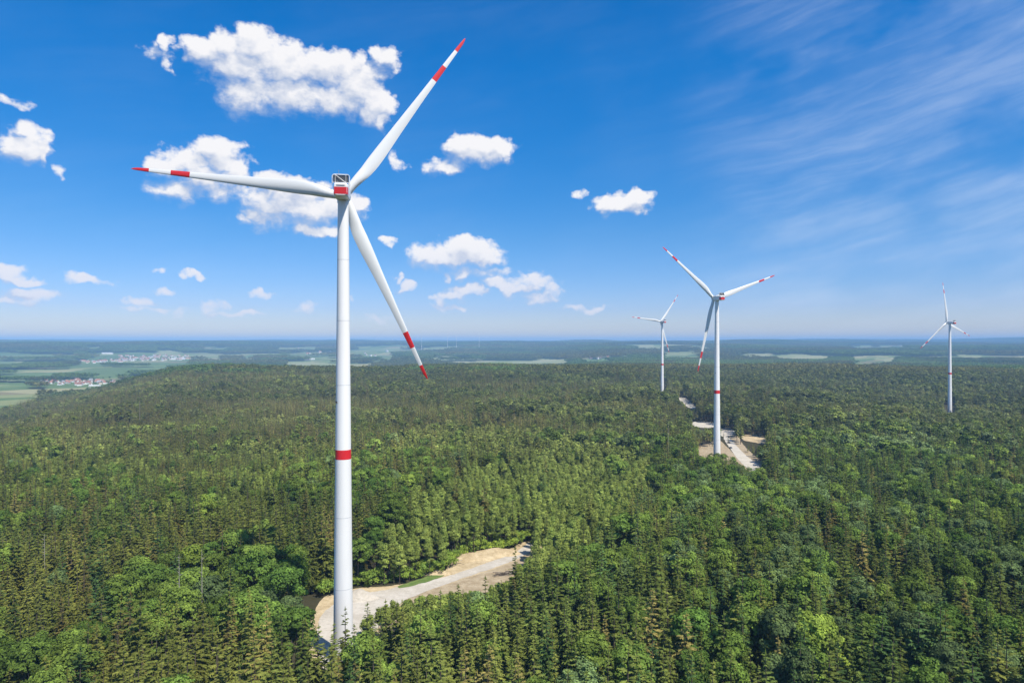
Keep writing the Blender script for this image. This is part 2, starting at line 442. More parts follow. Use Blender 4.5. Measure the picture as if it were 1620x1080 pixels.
class MB:
    """small mesh collector"""
    def __init__(s): s.v = []; s.f = []; s.m = []; s.n = 0
    def add(s, V, Fc, mi=0):
        b = s.n; s.v += [tuple(p) for p in V]; s.f += [[b + i for i in f] for f in Fc]; s.m += [mi] * len(Fc); s.n += len(V)
    def box(s, c, d, mi=0, M_=None):
        x, y, z = [q / 2 for q in d]
        V = [Vector((sx * x, sy * y, sz * z)) for sz in (-1, 1) for sx, sy in ((-1, -1), (1, -1), (1, 1), (-1, 1))]
        if M_ is not None: V = [M_ @ p for p in V]
        V = [p + Vector(c) for p in V]
        s.add(V, [(3, 2, 1, 0), (4, 5, 6, 7), (0, 1, 5, 4), (1, 2, 6, 5), (2, 3, 7, 6), (3, 0, 4, 7)], mi)
    def tube(s, p0, p1, r0, r1=None, n=8, mi=0, caps=True):
        p0 = Vector(p0); p1 = Vector(p1); r1 = r0 if r1 is None else r1
        ax = (p1 - p0).normalized(); a = ax.orthogonal().normalized(); b = ax.cross(a)
        V = [p + (a * math.cos(t) + b * math.sin(t)) * r for p, r in ((p0, r0), (p1, r1)) for t in [2 * math.pi * i / n for i in range(n)]]
        Fc = [(i, (i + 1) % n, n + (i + 1) % n, n + i) for i in range(n)]
        if caps: Fc += [tuple(range(n - 1, -1, -1)), tuple(range(n, 2 * n))]
        s.add(V, Fc, mi)
    def loft(s, rings, mi=0, caps=True, mis=None):
        n = len(rings[0]); b = s.n
        V = [p for r in rings for p in r]
        Fc = []; mm = []
        for k in range(len(rings) - 1):
            for i in range(n):
                Fc.append((k * n + i, k * n + (i + 1) % n, (k + 1) * n + (i + 1) % n, (k + 1) * n + i)); mm.append(mis[k] if mis else mi)
        if caps:
            Fc += [tuple(range(n - 1, -1, -1)), tuple((len(rings) - 1) * n + i for i in range(n))]; mm += [mm[0], mm[-1]]
        s.v += [tuple(p) for p in V]; s.f += [[b + i for i in f] for f in Fc]; s.m += mm; s.n += len(V)
    def mesh(s, name, mats, smooth=False, angle=None):
        me = bpy.data.meshes.new(name); me.from_pydata(s.v, [], s.f)
        for m in mats: me.materials.append(m)
        me.polygons.foreach_set('material_index', s.m)
        if smooth:
            me.polygons.foreach_set('use_smooth', [True] * len(s.f))
            me.update()
            me.set_sharp_from_angle(angle=R(angle or 40))
        me.update(); return me

# ------------------------------------------------------------------ terrain
def build_terrain():
    fine = np.linspace(R(-43), R(43), 1050)
    coarse = np.concatenate([np.linspace(R(43), R(317), 90)[1:-1]])
    az = np.concatenate([fine, coarse]); na = len(az)
    rr = [2.0]
    while rr[-1] < 150: rr.append(rr[-1] * 1.16)
    rr = rr[:-1] + list(np.geomspace(150, 28000, 300)); rr = np.array(rr); nr = len(rr)
    A, RR = np.meshgrid(az, rr)
    X = RR * np.sin(A); Y = RR * np.cos(A); Z = height(X, Y)
    op, pale = open_mask(X, Y, Z)
    V = np.stack([X, Y, Z], -1).reshape(-1, 3)
    V = np.vstack([V, [[0, 0, float(height(0, 0))]]])
    i = np.arange(nr - 1)[:, None] * na; j = np.arange(na)[None, :]; j2 = (j + 1) % na
    q = np.stack([i + j, i + na + j, i + na + j2, i + j2], -1).reshape(-1, 4)[:, ::-1]
    c = len(V) - 1
    t = np.stack([np.full(na, c), np.arange(na), (np.arange(na) + 1) % na], -1)[:, ::-1]
    m, t_, b = new_mat('countryside')
    pos = t_.node('ShaderNodeNewGeometry').outputs['Position']
    p2 = t_.vmath('MULTIPLY', pos, (1, 1, 0))
    ao = t_.node('ShaderNodeAttribute', attribute_name='open').outputs['Fac']
    ap = t_.node('ShaderNodeAttribute', attribute_name='pale').outputs['Fac']
    def fields(scale):
        vo = t_.node('ShaderNodeTexVoronoi', voronoi_dimensions='2D', distance='CHEBYCHEV')
        rt = t_.node('ShaderNodeVectorRotate', rotation_type='Z_AXIS'); rt.inputs['Angle'].default_value = 0.5
        t_.l.new(p2, rt.inputs['Vector'])
        t_.l.new(t_.vmath('MULTIPLY', rt.outputs[0], (scale, scale * 0.55, 0)), vo.inputs['Vector'])
        vo.inputs['Scale'].default_value = 1.0
        return vo.outputs['Color']
    fc = t_.node('ShaderNodeSeparateColor'); t_.l.new(fields(1 / 150.0), fc.inputs[0])
    cr = t_.node('ShaderNodeValToRGB'); cr.color_ramp.interpolation = 'CONSTANT'
    e = cr.color_ramp.elements
    cols = [(0.0, (.065, .125, .030)), (.22, (.085, .155, .042)), (.4, (.13, .19, .06)), (.56, (.055, .115, .035)), (.7, (.22, .235, .095)), (.84, (.34, .30, .16)), (.93, (.20, .155, .095))]
    e[0].color = (*cols[0][1], 1); e[1].position = cols[1][0]; e[1].color = (*cols[1][1], 1)
    for pz, cc_ in cols[2:]:
        q_ = e.new(pz); q_.color = (*cc_, 1)
    t_.l.new(fc.outputs[0], cr.inputs[0])
    fieldc = cr.outputs[0]
    straw = t_.mix(fc.outputs[1], (.17, .22, .08, 1), (.36, .33, .20, 1))
    pk = t_.ramp(t_.math('ADD', ap, t_.math('MULTIPLY', fc.outputs[2], .35)), .62, .95)
    fieldc = t_.mix(pk, fieldc, straw)
    fieldc = t_.mix(0.35, fieldc, t_.mix(t_.noise(p2, 0.012, 5, .6), (.05, .09, .025, 1), (.25, .26, .12, 1)))
    floor = t_.mix(t_.noise(p2, 0.35, 5, .65), (.022, .028, .012, 1), (.075, .06, .035, 1))
    woods = t_.mix(t_.noise(p2, 0.02, 6, .7), (.012, .026, .010, 1), (.05, .075, .026, 1))
    rr_ = t_.vmath('LENGTH', p2, out=1)
    ground = t_.mix(t_.ramp(rr_, 1500, 5000), floor, woods)
    t_.l.new(t_.mix(ao, ground, fieldc), b.inputs['Base Color'])
    b.inputs['Roughness'].default_value = 1.0; b.inputs['Specular IOR Level'].default_value = 0.1
    me = mesh_np('ground', V, [q, t], [m], smooth=True)
    for nm, arr in (('open', op), ('pale', pale)):
        a = me.attributes.new(nm, 'FLOAT', 'POINT')
        a.data.foreach_set('value', np.append(arr.ravel(), 0).astype(np.float32))
    return obj('ground', me, kind='structure')
build_terrain()

# ------------------------------------------------------------------ haze
def build_haze():
    mb = MB()
    x0, x1, y0, y1, z0, z1 = -28600, 28600, -28600, 28600, -160, 222
    mb.box(((x0 + x1) / 2, (y0 + y1) / 2, (z0 + z1) / 2), (x1 - x0, y1 - y0, z1 - z0))
    m = bpy.data.materials.new('haze'); m.use_nodes = True
    t = NT(m.node_tree); t.n.clear()
    pv = t.node('ShaderNodeVolumePrincipled')
    pv.inputs['Color'].default_value = (0.35, 0.64, 1.0, 1)
    pv.inputs['Density'].default_value = 0.000082
    pv.inputs['Anisotropy'].default_value = -0.15
    o = t.node('ShaderNodeOutputMaterial'); t.l.new(pv.outputs[0], o.inputs['Volume'])
    ob = obj('haze', mb.mesh('haze', [m]), kind='stuff')
build_haze()

# ------------------------------------------------------------------ clearings, road, pad
def chaikin(P, k=2):
    P = [tuple(p) for p in P]
    for _ in range(k):
        Q = []
        for i in range(len(P)):
            a = P[i]; b = P[(i + 1) % len(P)]
            Q += [(a[0] * .75 + b[0] * .25, a[1] * .75 + b[1] * .25), (a[0] * .25 + b[0] * .75, a[1] * .25 + b[1] * .75)]
        P = Q
    return P
def sheet(name, P, mat, off, rough_edge=0.6, zfun=None):
    P = chaikin(P, 2)
    out = []
    for i in range(len(P)):
        a = np.array(P[i]); b = np.array(P[(i + 1) % len(P)]); n = max(1, int(np.hypot(*(b - a)) / 1.2))
        for k in range(n):
            p = a + (b - a) * k / n
            out.append((p[0] + rough_edge * float(fbm(p[0] * 1.0, p[1], 3.0, 5, 3)), p[1] + rough_edge * 1.5 * float(fbm(p[0], p[1], 3.0, 6, 3))))
    z = height(np.array([p[0] for p in out]), np.array([p[1] for p in out]))
    V = [Vector((p[0], p[1], zz + off)) for p, zz in zip(out, z)]
    tri = tessellate_polygon([V])
    me = bpy.data.meshes.new(name); 
    fl = []
    for f in tri:
        a, b, c = V[f[0]], V[f[1]], V[f[2]]
        fl.append(f if (b - a).cross(c - a).z > 0 else (f[0], f[2], f[1]))
    me.from_pydata(V, [], fl); me.materials.append(mat); me.update()
    return obj(name, me, kind='structure')
def earth_mat(name, a, b_, sc=0.25, bump=0.6, tracks=False):
    m, t, b = new_mat(name)
    pos = t.node('ShaderNodeNewGeometry').outputs['Position']
    n = t.noise(pos, sc, 8, .68); n2 = t.noise(pos, sc * 9, 4, .6)
    f = t.math('ADD', t.math('MULTIPLY', n, .7), t.math('MULTIPLY', n2, .3))
    c = t.mix(t.ramp(f, .36, .64), (*a, 1), (*b_, 1))
    rut = t.noise(t.vmath('MULTIPLY', pos, (.35, 1.6, 1)), .9, 5, .6)
    c = t.mix(t.ramp(rut, .50, .72, 0, .45), c, (*[q * .62 for q in a], 1))
    peb = t.noise(pos, 2.6, 3, .7)
    c = t.mix(t.ramp(peb, .62, .72, 0, .5), c, (*[min(1, q * 1.25) for q in b_], 1))
    t.l.new(c, b.inputs['Base Color']); b.inputs['Roughness'].default_value = 1.0
    b.inputs['Specular IOR Level'].default_value = 0.1
    bp = t.node('ShaderNodeBump'); bp.inputs['Strength'].default_value = bump; bp.inputs['Distance'].default_value = 0.5
    t.l.new(f, bp.inputs['Height']); t.l.new(bp.outputs[0], b.inputs['Normal'])
    return m
M['sand'] = earth_mat('sandy_soil', (.36, .27, .155), (.55, .44, .28), .22)
M['gravel'] = earth_mat('gravel', (.40, .355, .29), (.52, .475, .41), .12, .25)
M['gravel_white'] = earth_mat('white_gravel', (.42, .38, .31), (.54, .49, .41), .15, .3)
M['earth'] = earth_mat('brown_earth', (.27, .205, .125), (.42, .34, .23), .3)
M['verge'] = earth_mat('verge_grass', (.08, .14, .03), (.16, .2, .06), .5)
def g0(pts, z=0.0): return [flat_hit(px, py, z) for px, py in pts]
VIS1 = [(494,962),(510,948),(527,940),(560,932),(600,930),(640,926),(705,910),(712,890),(740,880),(785,873),(812,868),(822,860),(840,857),(842,868),(816,884),(814,905),(800,910),(775,918),(765,932),(740,925),(700,932),(665,937),(640,941),(610,946),(590,950),(574,964),(564,982),(548,1000),(525,1000),(508,984)]
CLEAR1 = g0([(496,968),(507,947),(527,937),(560,930),(600,928),(640,924),(704,908),(709,888),(740,877),(785,870),(812,865),(820,857),(840,853),(862,846),(868,852),(850,880),(850,930),(830,1000),(780,1050),(660,1075),(520,1080),(490,1050),(488,1000)])
sheet('sandy_ground', CLEAR1, M['sand'], 0.05)
sheet('earth_slope', g0([(600,960),(660,940),(760,907),(812,889),(845,874),(850,900),(840,960),(800,1030),(700,1060),(600,1060)]), M['earth'], 0.09)
sheet('gravel_road', g0([(535,948),(560,940),(590,937),(640,926),(705,913),(760,894),(810,877),(822,868),(834,857),(852,849),(866,845),(870,850),(852,858),(838,872),(812,888),(760,905),(700,926),(660,940),(625,958),(590,1000),(585,1050),(545,1075),(505,1060),(500,1000),(505,975)]), M['gravel'], 0.13)
sheet('grass_verge', g0([(626,928),(660,917),(706,900),(709,909),(660,926),(632,931)]), M['verge'], 0.17)
VIS2 = [
 [(1106,709),(1110,717),(1130,714),(1150,716),(1166,722),(1178,733),(1190,737),(1204,735),(1188,723),(1174,708),(1161,695),(1162,682),(1143,680),(1140,700),(1128,708)],
 [(1177,689),(1212,692),(1208,703),(1192,697),(1175,695)],
 [(1096,668),(1108,667),(1118,670),(1132,669),(1132,674),(1116,674),(1104,673)],
 [(1073,629),(1083,630),(1090,638),(1101,646),(1096,646),(1082,635)],
 [(1494,640),(1511,640),(1511,651),(1494,651)], [(1043,600),(1054,600),(1054,618),(1043,618)],
]
sheet('sandy_ground', g0([(1095,705),(1128,702),(1138,676),(1166,678),(1172,700),(1195,722),(1216,738),(1192,756),(1150,760),(1100,760)], -9), M['earth'], 0.06)
sheet('gravel_road', g0([(1142,690),(1152,690),(1168,708),(1184,724),(1206,738),(1190,748),(1172,732),(1158,714)], -9), M['gravel_white'], 0.12)
sheet('gravel_pad', g0([(1138,677),(1165,679),(1162,688),(1138,692)], -9), M['gravel'], 0.12)
def local(pts):
    return [ground_hit(px, py, 300)[:2] for px, py in pts]
sheet('sandy_ground', local([(1173,687),(1214,690),(1213,705),(1192,700),(1173,697)]), M['sand'], 0.5)
sheet('gravel_track', local([(1090,667),(1134,668),(1134,678),(1098,677)]), M['gravel_white'], 0.5)
sheet('gravel_track', local([(1066,627),(1086,629),(1106,648),(1090,647)]), M['gravel_white'], 0.6)

# ------------------------------------------------------------------ wind turbines
RB = 63.0
def airfoil(chord, thick, rnd, n=14):
    pts = []
    for i in range(n):
        t = 2 * math.pi * i / n
        cx, cyy = math.cos(t), math.sin(t)
        ax = (cx * 0.5 + 0.5)
        # closed foil: x from leading edge 0 to trailing edge 1
        th = thick * 2.6 * (math.sqrt(max(ax, 0)) * (1 - ax) ** 0.9) * 0.5
        foil = (ax - 0.30, (1 if cyy >= 0 else -1) * th * (1 if abs(cyy) > 1e-6 else 0) + 0.0)
        circ = (cx * 0.5, cyy * 0.5)
        pts.append(((foil[0] * (1 - rnd) + circ[0] * rnd) * chord, (foil[1] * (1 - rnd) + circ[1] * rnd) * chord))
    return pts
def blade_rings(r0, r1, n, infl=0.0):
    rings = []
    for k in range(n + 1):
        r = r0 + (r1 - r0) * k / n; q = r / RB
        ch = np.interp(q, [0, .03, .07, .13, .20, .27, .40, .60, .80, .92, .97, .99, 1.0], [2.5, 2.5, 2.7, 3.6, 4.15, 4.0, 3.15, 2.2, 1.5, 1.12, .85, .5, .1])
        tk = np.interp(q, [0, .2, .4, 1], [.55, .34, .24, .17])
        rnd = float(1 - sst(.04, .17, q))
        tw = R(float(np.interp(q, [0, .2, .4, .7, 1], [17, 14, 6, 1.5, -1])))
        pre = -2.6 * q * q          # bent away from the tower
        ring = []
        for (a, b) in airfoil(float(ch), float(tk), rnd):
            a2 = a + (0.0 if rnd > .99 else 0); b2 = b
            if infl:
                a2 += infl * (1 if a > 0 else -1); b2 += infl * (1 if b > 0 else -1)
            # local frame: +Z span, X chord (trailing edge at +X), Y thickness / axis direction
            ring.append(Vector((a2 * math.cos(tw) + b2 * math.sin(tw), -a2 * math.sin(tw) + b2 * math.cos(tw) - pre * 1.0, r)))
        rings.append(ring)
    return rings
def blade_mesh():
    cuts = [(1.2, RB - 17.2, 30, 0), (RB - 17.2, RB - 11.6, 5, 1), (RB - 11.6, RB - 5.2, 5, 0), (RB - 5.2, RB, 8, 1)]
    out = []
    for (a, b, n, mi) in cuts:
        mb = MB(); mb.loft(blade_rings(a, b, n)); out.append(mb.mesh('blade', [M['red'] if mi else M['blade']], True, 35))
    return out
BLADES = blade_mesh()
def tower_r(q): return float(np.interp(q, [0, .10, .35, .62, 1.0], [2.92, 2.78, 2.45, 2.08, 1.56]))
def ring_pts(r, z, n=48): return [Vector((r * math.cos(2 * math.pi * i / n), r * math.sin(2 * math.pi * i / n), z)) for i in range(n)]
TOP = 136.0
SECT = [0, 22, 43, 60.1, 62.9, 82, 101, 119, TOP]
tower_meshes = []
for k in range(len(SECT) - 1):
    a, b = SECT[k], SECT[k + 1]
    mb = MB(); rings = [ring_pts(tower_r((a + (b - a) * i / 6) / TOP) + (0.012 if k == 3 else 0), a + (b - a) * i / 6) for i in range(7)]
    mb.loft(rings)
    tower_meshes.append(mb.mesh('tower_section', [M['red'] if k == 3 else (M['tower_b'] if k in (0, 1, 2) else M['tower'])], True, 50))
def flange_mesh(z):
    mb = MB(); r = tower_r(z / TOP); mb.loft([ring_pts(r + .02, z - .06), ring_pts(r + .02, z + .06)]); return mb.mesh('flange', [M['flange']], True, 50)
flanges = [flange_mesh(z) for z in (22, 43, 82, 101, 119)]
def rrect(w, h, r, y, z0, n=4, x0=0):
    P = []
    for cx, cz_, a0 in ((w / 2 - r, h / 2 - r, 0), (-w / 2 + r, h / 2 - r, 90), (-w / 2 + r, -h / 2 + r, 180), (w / 2 - r, -h / 2 + r, 270)):
        for i in range(n + 1):
            t = R(a0 + 90 * i / n); P.append(Vector((x0 + cx + r * math.cos(t), y, z0 + cz_ + r * math.sin(t))))
    return P
def nacelle_meshes():
    # local: +Y axis towards the hub, origin at tower axis, hub height
    body = MB()
    st = [(-8.9, 3.5, 3.1, .75, .15), (-8.4, 3.9, 3.65, .6, .1), (-6, 4.0, 3.9, .5, .05), (0, 4.0, 4.0, .5, 0), (2.6, 3.9, 3.9, .6, 0), (3.3, 3.3, 3.3, 1.0, 0)]
    body.loft([rrect(w, h, r, y, z) for (y, w, h, r, z) in st])
    band = MB()
    # wrap of red paint round the rear third, a shell 15 mm proud
    sb = [(-8.93, 3.45, 1.46), (-8.42, 3.93, 1.55), (-6.6, 4.03, 1.6)]
    rings = []
    for (y, w, h) in sb:
        rings.append([Vector((-w / 2, y, -1.15)), Vector((w / 2, y, -1.15)), Vector((w / 2, y, .82)), Vector((-w / 2, y, .82))])
    band.loft(rings)
    slot = MB(); slot.box((0, -8.93, 1.25), (2.3, .06, .22))
    roof = MB()
    roof.box((0, -3.2, 2.07), (2.2, 3.0, .16))
    hatch = MB(); hatch.box((0, -8.95, 0.05), (0.02, .05, 1.0))
    cool = MB()   # cooler core standing on the rear of the roof
    cool.box((0, -7.2, 3.25), (4.35, .55, 2.05))
    fr = MB()
    w2, zt, zb = 2.42, 4.5, 1.75
    for yy in (-7.7, -6.7):
        pts = [(-w2, zb), (-w2, zt - .45), (-w2 + .45, zt), (w2 - .45, zt), (w2, zt - .45), (w2, zb)]
        for a, b in zip(pts, pts[1:]): fr.tube((a[0], yy, a[1]), (b[0], yy, b[1]), .075, n=8)
    for x in (-w2, w2): fr.tube((x, -7.7, zt - .5), (x, -6.7, zt - .5), .08)
    fr.tube((-1.7, -7.78, zt - .05), (1.4, -7.78, 2.2), .075)
    for x in (-1.55, 1.45): fr.tube((x, -7.76, zt), (x, -7.76, 2.0), .055)
    fr.tube((-w2, -7.7, 2.15), (w2, -7.7, 2.15), .08)
    mast = MB()
    mast.tube((-.6, -7.2, zt), (-.6, -7.2, zt + 1.1), .05, n=6); mast.box((-.6, -7.2, zt + 1.15), (.35, .08, .08))
    rail = MB()
    for x in (-1.9, 1.9):
        rail.tube((x, -5.8, 3.0), (x, 2.2, 3.0), .035, n=6)
        for y in np.linspace(-5.8, 2.2, 6): rail.tube((x, y, 1.9), (x, y, 3.0), .03, n=6)
    fins = MB()
    for i in range(15): fins.box((-2.05 + i * .293, -7.5, 3.25), (.05, .12, 2.0))
    hub = MB()
    hub.loft([[Vector((r * math.cos(2 * math.pi * i / 24), y, r * math.sin(2 * math.pi * i / 24))) for i in range(24)] for (y, r) in
              [(3.35, 1.35), (3.6, 1.7), (4.4, 1.95), (5.6, 1.9), (6.5, 1.5), (7.1, .9), (7.35, .25)]])
    yaw = MB(); yaw.loft([ring_pts(1.75, -2.75 + .0), ring_pts(1.75, -1.9)])
    return dict(body=body.mesh('nacelle', [M['white']], True, 40), band=band.mesh('red_band', [M['red']]), slot=slot.mesh('slot', [M['dark']]),
                roof=roof.mesh('roof_hatch', [M['white']]), cool=cool.mesh('cooler', [M['dark']]), fins=fins.mesh('cooler_fins', [M['grey']]), frame=fr.mesh('cooler_frame', [M['white']], True, 40),
                mast=mast.mesh('sensor_mast', [M['grey']]), rail=rail.mesh('railing', [M['grey']]), hub=hub.mesh('hub', [M['white']], True, 45), yaw=yaw.mesh('yaw_collar', [M['white']], True, 40))
NM = nacelle_meshes()
def turbine(base, H, th, phase, tilt, cone, label, simple=False, scale=1.0, group=None):
    root = empty('wind_turbine', base, 0, label=label, category='wind turbine')
    if group: root['group'] = group
    root.scale = (scale,) * 3
    tw = empty('tower', (0, 0, 0)); tw.parent = root
    tw.scale = (1, 1, (H - 2.7) / TOP)
    for k, me in enumerate(tower_meshes):
        o = obj('marking_ring' if k == 3 else 'tower_section', me, tw)
    if not simple:
        for me in flanges: obj('flange', me, tw)
        d = MB(); d.box((0, -2.93, 2.6), (1.0, .14, 2.2)); obj('door', d.mesh('door', [M['grey']]), tw)
        v = MB(); v.box((-1.6, -1.75, 77.0), (.5, .3, .5)); obj('vent', v.mesh('vent', [M['dark']]), tw)
        fo = MB(); fo.loft([ring_pts(4.6, -.5), ring_pts(4.5, .35), ring_pts(3.2, .6)]); obj('foundation', fo.mesh('foundation', [M['concrete']], True, 30), tw)
    # nacelle and rotor frame: +Y -> axis
    n = empty('nacelle', (0, 0, H)); n.parent = root
    n.rotation_euler = Euler((tilt, 0, -th), 'XYZ')
    names = [('nacelle_body', 'body')] if simple else [('nacelle_body', 'body'), ('cover_slot', 'slot'), ('roof_hatch', 'roof'), ('cooler', 'cool'), ('cooler_fins', 'fins'), ('cooler_frame', 'frame'), ('sensor_mast', 'mast'), ('railing', 'rail'), ('yaw_collar', 'yaw')]
    for nm, k in names: obj(nm, NM[k], n)
    obj('red_band', NM['band'], n)
    Mn = Matrix.Translation((0, 0, H)) @ Euler((tilt, 0, -th), 'XYZ').to_matrix().to_4x4()
    hb = obj('hub', NM['hub'], root); hb.matrix_local = Mn
    for k in range(3):
        a = phase + k * 2 * math.pi / 3          # angle from the right-hand horizontal, anticlockwise as seen from behind
        # span direction in rotor frame: (cos a, 0, sin a); local Z -> span
        Mb = Mn @ Matrix.Translation((0, 5.0, 0)) @ Matrix.Rotation(math.pi / 2 - a, 4, 'Y') @ Matrix.Rotation(-cone, 4, 'X')
        bl = bpy.data.objects.new('blade', None); link(bl, root); bl.matrix_local = Mb
        for me, nm in zip(BLADES, ('blade_shell', 'red_tip_band', 'blade_shell', 'red_tip')):
            obj(nm, me, bl)
    return root
turbine(T_BASE[0], 138.9, R(-9), R(54), R(5), R(3.0), 'large white wind turbine nearest the camera, rising beside the gravel pad')
turbine(T_BASE[1], 140.0, R(-15), R(19.3), R(3.5), R(-1), 'white wind turbine standing on the far sandy clearing, one blade pointing down to the left')
turbine(T_BASE[2], 140.0, R(-25), R(53.3), R(5), R(-1), 'small distant white wind turbine left of the sandy clearing, surrounded by forest')
turbine(T_BASE[3], 141.0, R(-21), R(100.5), R(5), R(1), 'white wind turbine standing alone in the forest at the right, one blade upright')
for (px, top, ph) in [(667, 529, 20), (708, 530.5, 70), (722, 530, 100), (758, 529, 45), (597, 533, 10), (621, 534, 80)]:
    Yd = 8200.0 if px > 640 else 12500.0
    x = (px - 810) / F * Yd; zb = float(height(x, Yd))
    top_z = CZ + (540 - top) / F * Yd
    turbine((x, Yd, zb), max(80.0, top_z - zb) / .6, R(-15), R(ph), R(5), 0, 'tiny white wind turbine on the hazy horizon beyond the forest', True, 0.6, 'wind turbines on the horizon')

# ------------------------------------------------------------------ tree prototypes
def cards(P, N, size, up=None, aspect=1.0, rs=None):
    """quads centred on P facing N, random spin; returns V, F"""
    n = len(P); N = N / (np.linalg.norm(N, axis=1, keepdims=True) + 1e-9)
    t = rs.normal(size=(n, 3)); t -= (t * N).sum(1, keepdims=True) * N; t /= np.linalg.norm(t, axis=1, keepdims=True) + 1e-9
    b = np.cross(N, t)
    s = np.asarray(size).reshape(-1, 1) * 0.5
    j = rs.uniform(.7, 1.3, (n, 4, 1))
    c = np.stack([P + t * s * j[:, 0], P + b * s * aspect * j[:, 1], P - t * s * j[:, 2], P - b * s * aspect * j[:, 3]], 1)
    c += N[:, None] * (s[:, None] * rs.uniform(-.35, .35, (n, 4, 1)))
    return c.reshape(-1, 3), np.arange(4 * n).reshape(-1, 4)
def spruce(H, Rm, levels, per, seed, fingers=3, dead=0.0, base=0.12):
    rs = np.random.default_rng(seed); V = []; T = []; W = []; nv = 0
    lob = rs.uniform(0, 6.28, 2); tot = int(levels * per * .80); aa = rs.uniform(0, 6.28)
    for L in range(tot):
        q0 = (L + .5) / tot; t = 1 - math.sqrt(1 - q0) if q0 < .9 else .684 + (q0 - .9) * 3.1
        t = min(max(t + rs.uniform(-.025, .025), 0), .99)
        rad = Rm * (1 - t) ** 0.66 * (0.72 + .28 * min(1, t / 0.15)) * (1 + .10 * math.sin(t * 31 + lob[0]))
        aa += 2.39996
        if rs.random() < dead: continue
        for k in range(1):
            a = aa + rs.uniform(-.35, .35)
            rad *= 1 + .14 * math.sin(a * 2 + lob[1] + t * 5)
            z = H * (base + (1 - base) * t) + rs.uniform(-.3, .3) * (1 - t)
            dirn = np.array([math.cos(a), math.sin(a), 0]); side = np.array([-dirn[1], dirn[0], 0])
            r = rad * rs.uniform(.62, 1.22) + 0.15
            z = H * (base + (1 - base) * t) + rs.uniform(-.5, .5) * (1 - t)
            dirn = np.array([math.cos(a), math.sin(a), 0]); side = np.array([-dirn[1], dirn[0], 0])
            dr = rs.uniform(.08, .55) * (1 - t * .9) - .25 * t      # droop, upswept near the top
            def bp(q): return np.array([0, 0, z]) + dirn * r * q + np.array([0, 0, -dr * r * q * q + .10 * r * math.sin(q * 3.1)])
            w = .12 * r + .24; sh = rs.uniform(0, 1)
            qs = [0.08, .55, .9]
            A = bp(.05); Bm = bp(.5); C = bp(1.0)
            # roof-like spray: ridge with drooping flanks
            e = [A, Bm + side * w + [0, 0, -.3 * w], Bm, Bm - side * w + [0, 0, -.3 * w], C]
            V += e; T += [(nv, nv + 1, nv + 2), (nv, nv + 2, nv + 3), (nv + 1, nv + 4, nv + 2), (nv + 2, nv + 4, nv + 3)]
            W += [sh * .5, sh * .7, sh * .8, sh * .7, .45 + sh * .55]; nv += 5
            for f in range(fingers):
                q = .35 + .6 * (f + rs.random()) / fingers
                for sg in (-1, 1):
                    p = bp(q); ln = w * rs.uniform(1.0, 2.0) * (1.15 - .5 * q)
                    tip = p + side * sg * ln + dirn * ln * .7 + np.array([0, 0, -ln * rs.uniform(.15, .6)])
                    hb = dirn * ln * .28
                    V += [p - hb, p + hb, tip]; T.append((nv, nv + 1, nv + 2) if sg < 0 else (nv, nv + 2, nv + 1)); nv += 3
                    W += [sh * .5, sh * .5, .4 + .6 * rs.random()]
    for k in range(4):
        a = k * 1.57; V += [(0.22 * math.cos(a), .22 * math.sin(a), H * .965), (0, 0, H * 1.02), (0.22 * math.cos(a + 1.2), .22 * math.sin(a + 1.2), H * .96)]
        T.append((nv, nv + 1, nv + 2)); W += [.5, .9, .5]; nv += 3
    return np.array(V, float), np.array(T), np.array(W)
def crown(H, Rm, zb, nclump, ncard, csize, card, seed, shape='round'):
    rs = np.random.default_rng(seed)
    Ps = []; Ns = []; Ws = []
    hz = (H - zb) / 2; zc = zb + hz
    lop = rs.uniform(.8, 1.2, 3)
    for k in range(nclump):
        d = rs.normal(size=3); d /= np.linalg.norm(d); 
        if d[2] < -.35: d[2] *= -1
        q = rs.uniform(.62, .95)
        c = np.array([d[0] * Rm * q * lop[0], d[1] * Rm * q * lop[1], zc + d[2] * hz * q])
        if shape == 'cone':
            tt = (c[2] - zb) / (H - zb); f = max(.12, 1.15 * (1 - tt) ** .7); c[0] *= f; c[1] *= f
        cs = csize * rs.uniform(.65, 1.25)
        n = rs.normal(size=(ncard, 3)); n /= np.linalg.norm(n, axis=1, keepdims=True)
        n[:, 2] = np.where(n[:, 2] < -.3, -n[:, 2], n[:, 2])
        p = c + n * cs * np.array([1, 1, .72]) * rs.uniform(.75, 1.08, (ncard, 1))
        Ps.append(p); Ns.append(n * .8 + d * .35 + rs.normal(size=(ncard, 3)) * .30 + [0, 0, .15])
        Ws.append(np.clip(rs.uniform(.1, .8) + rs.normal(size=ncard) * .16, 0, 1))
    P = np.vstack(Ps); N = np.vstack(Ns); W = np.concatenate(Ws)
    V, Fq = cards(P, N, card * rs.uniform(.6, 1.4, len(P)), rs=rs)
    return V, Fq, np.repeat(W, 4)
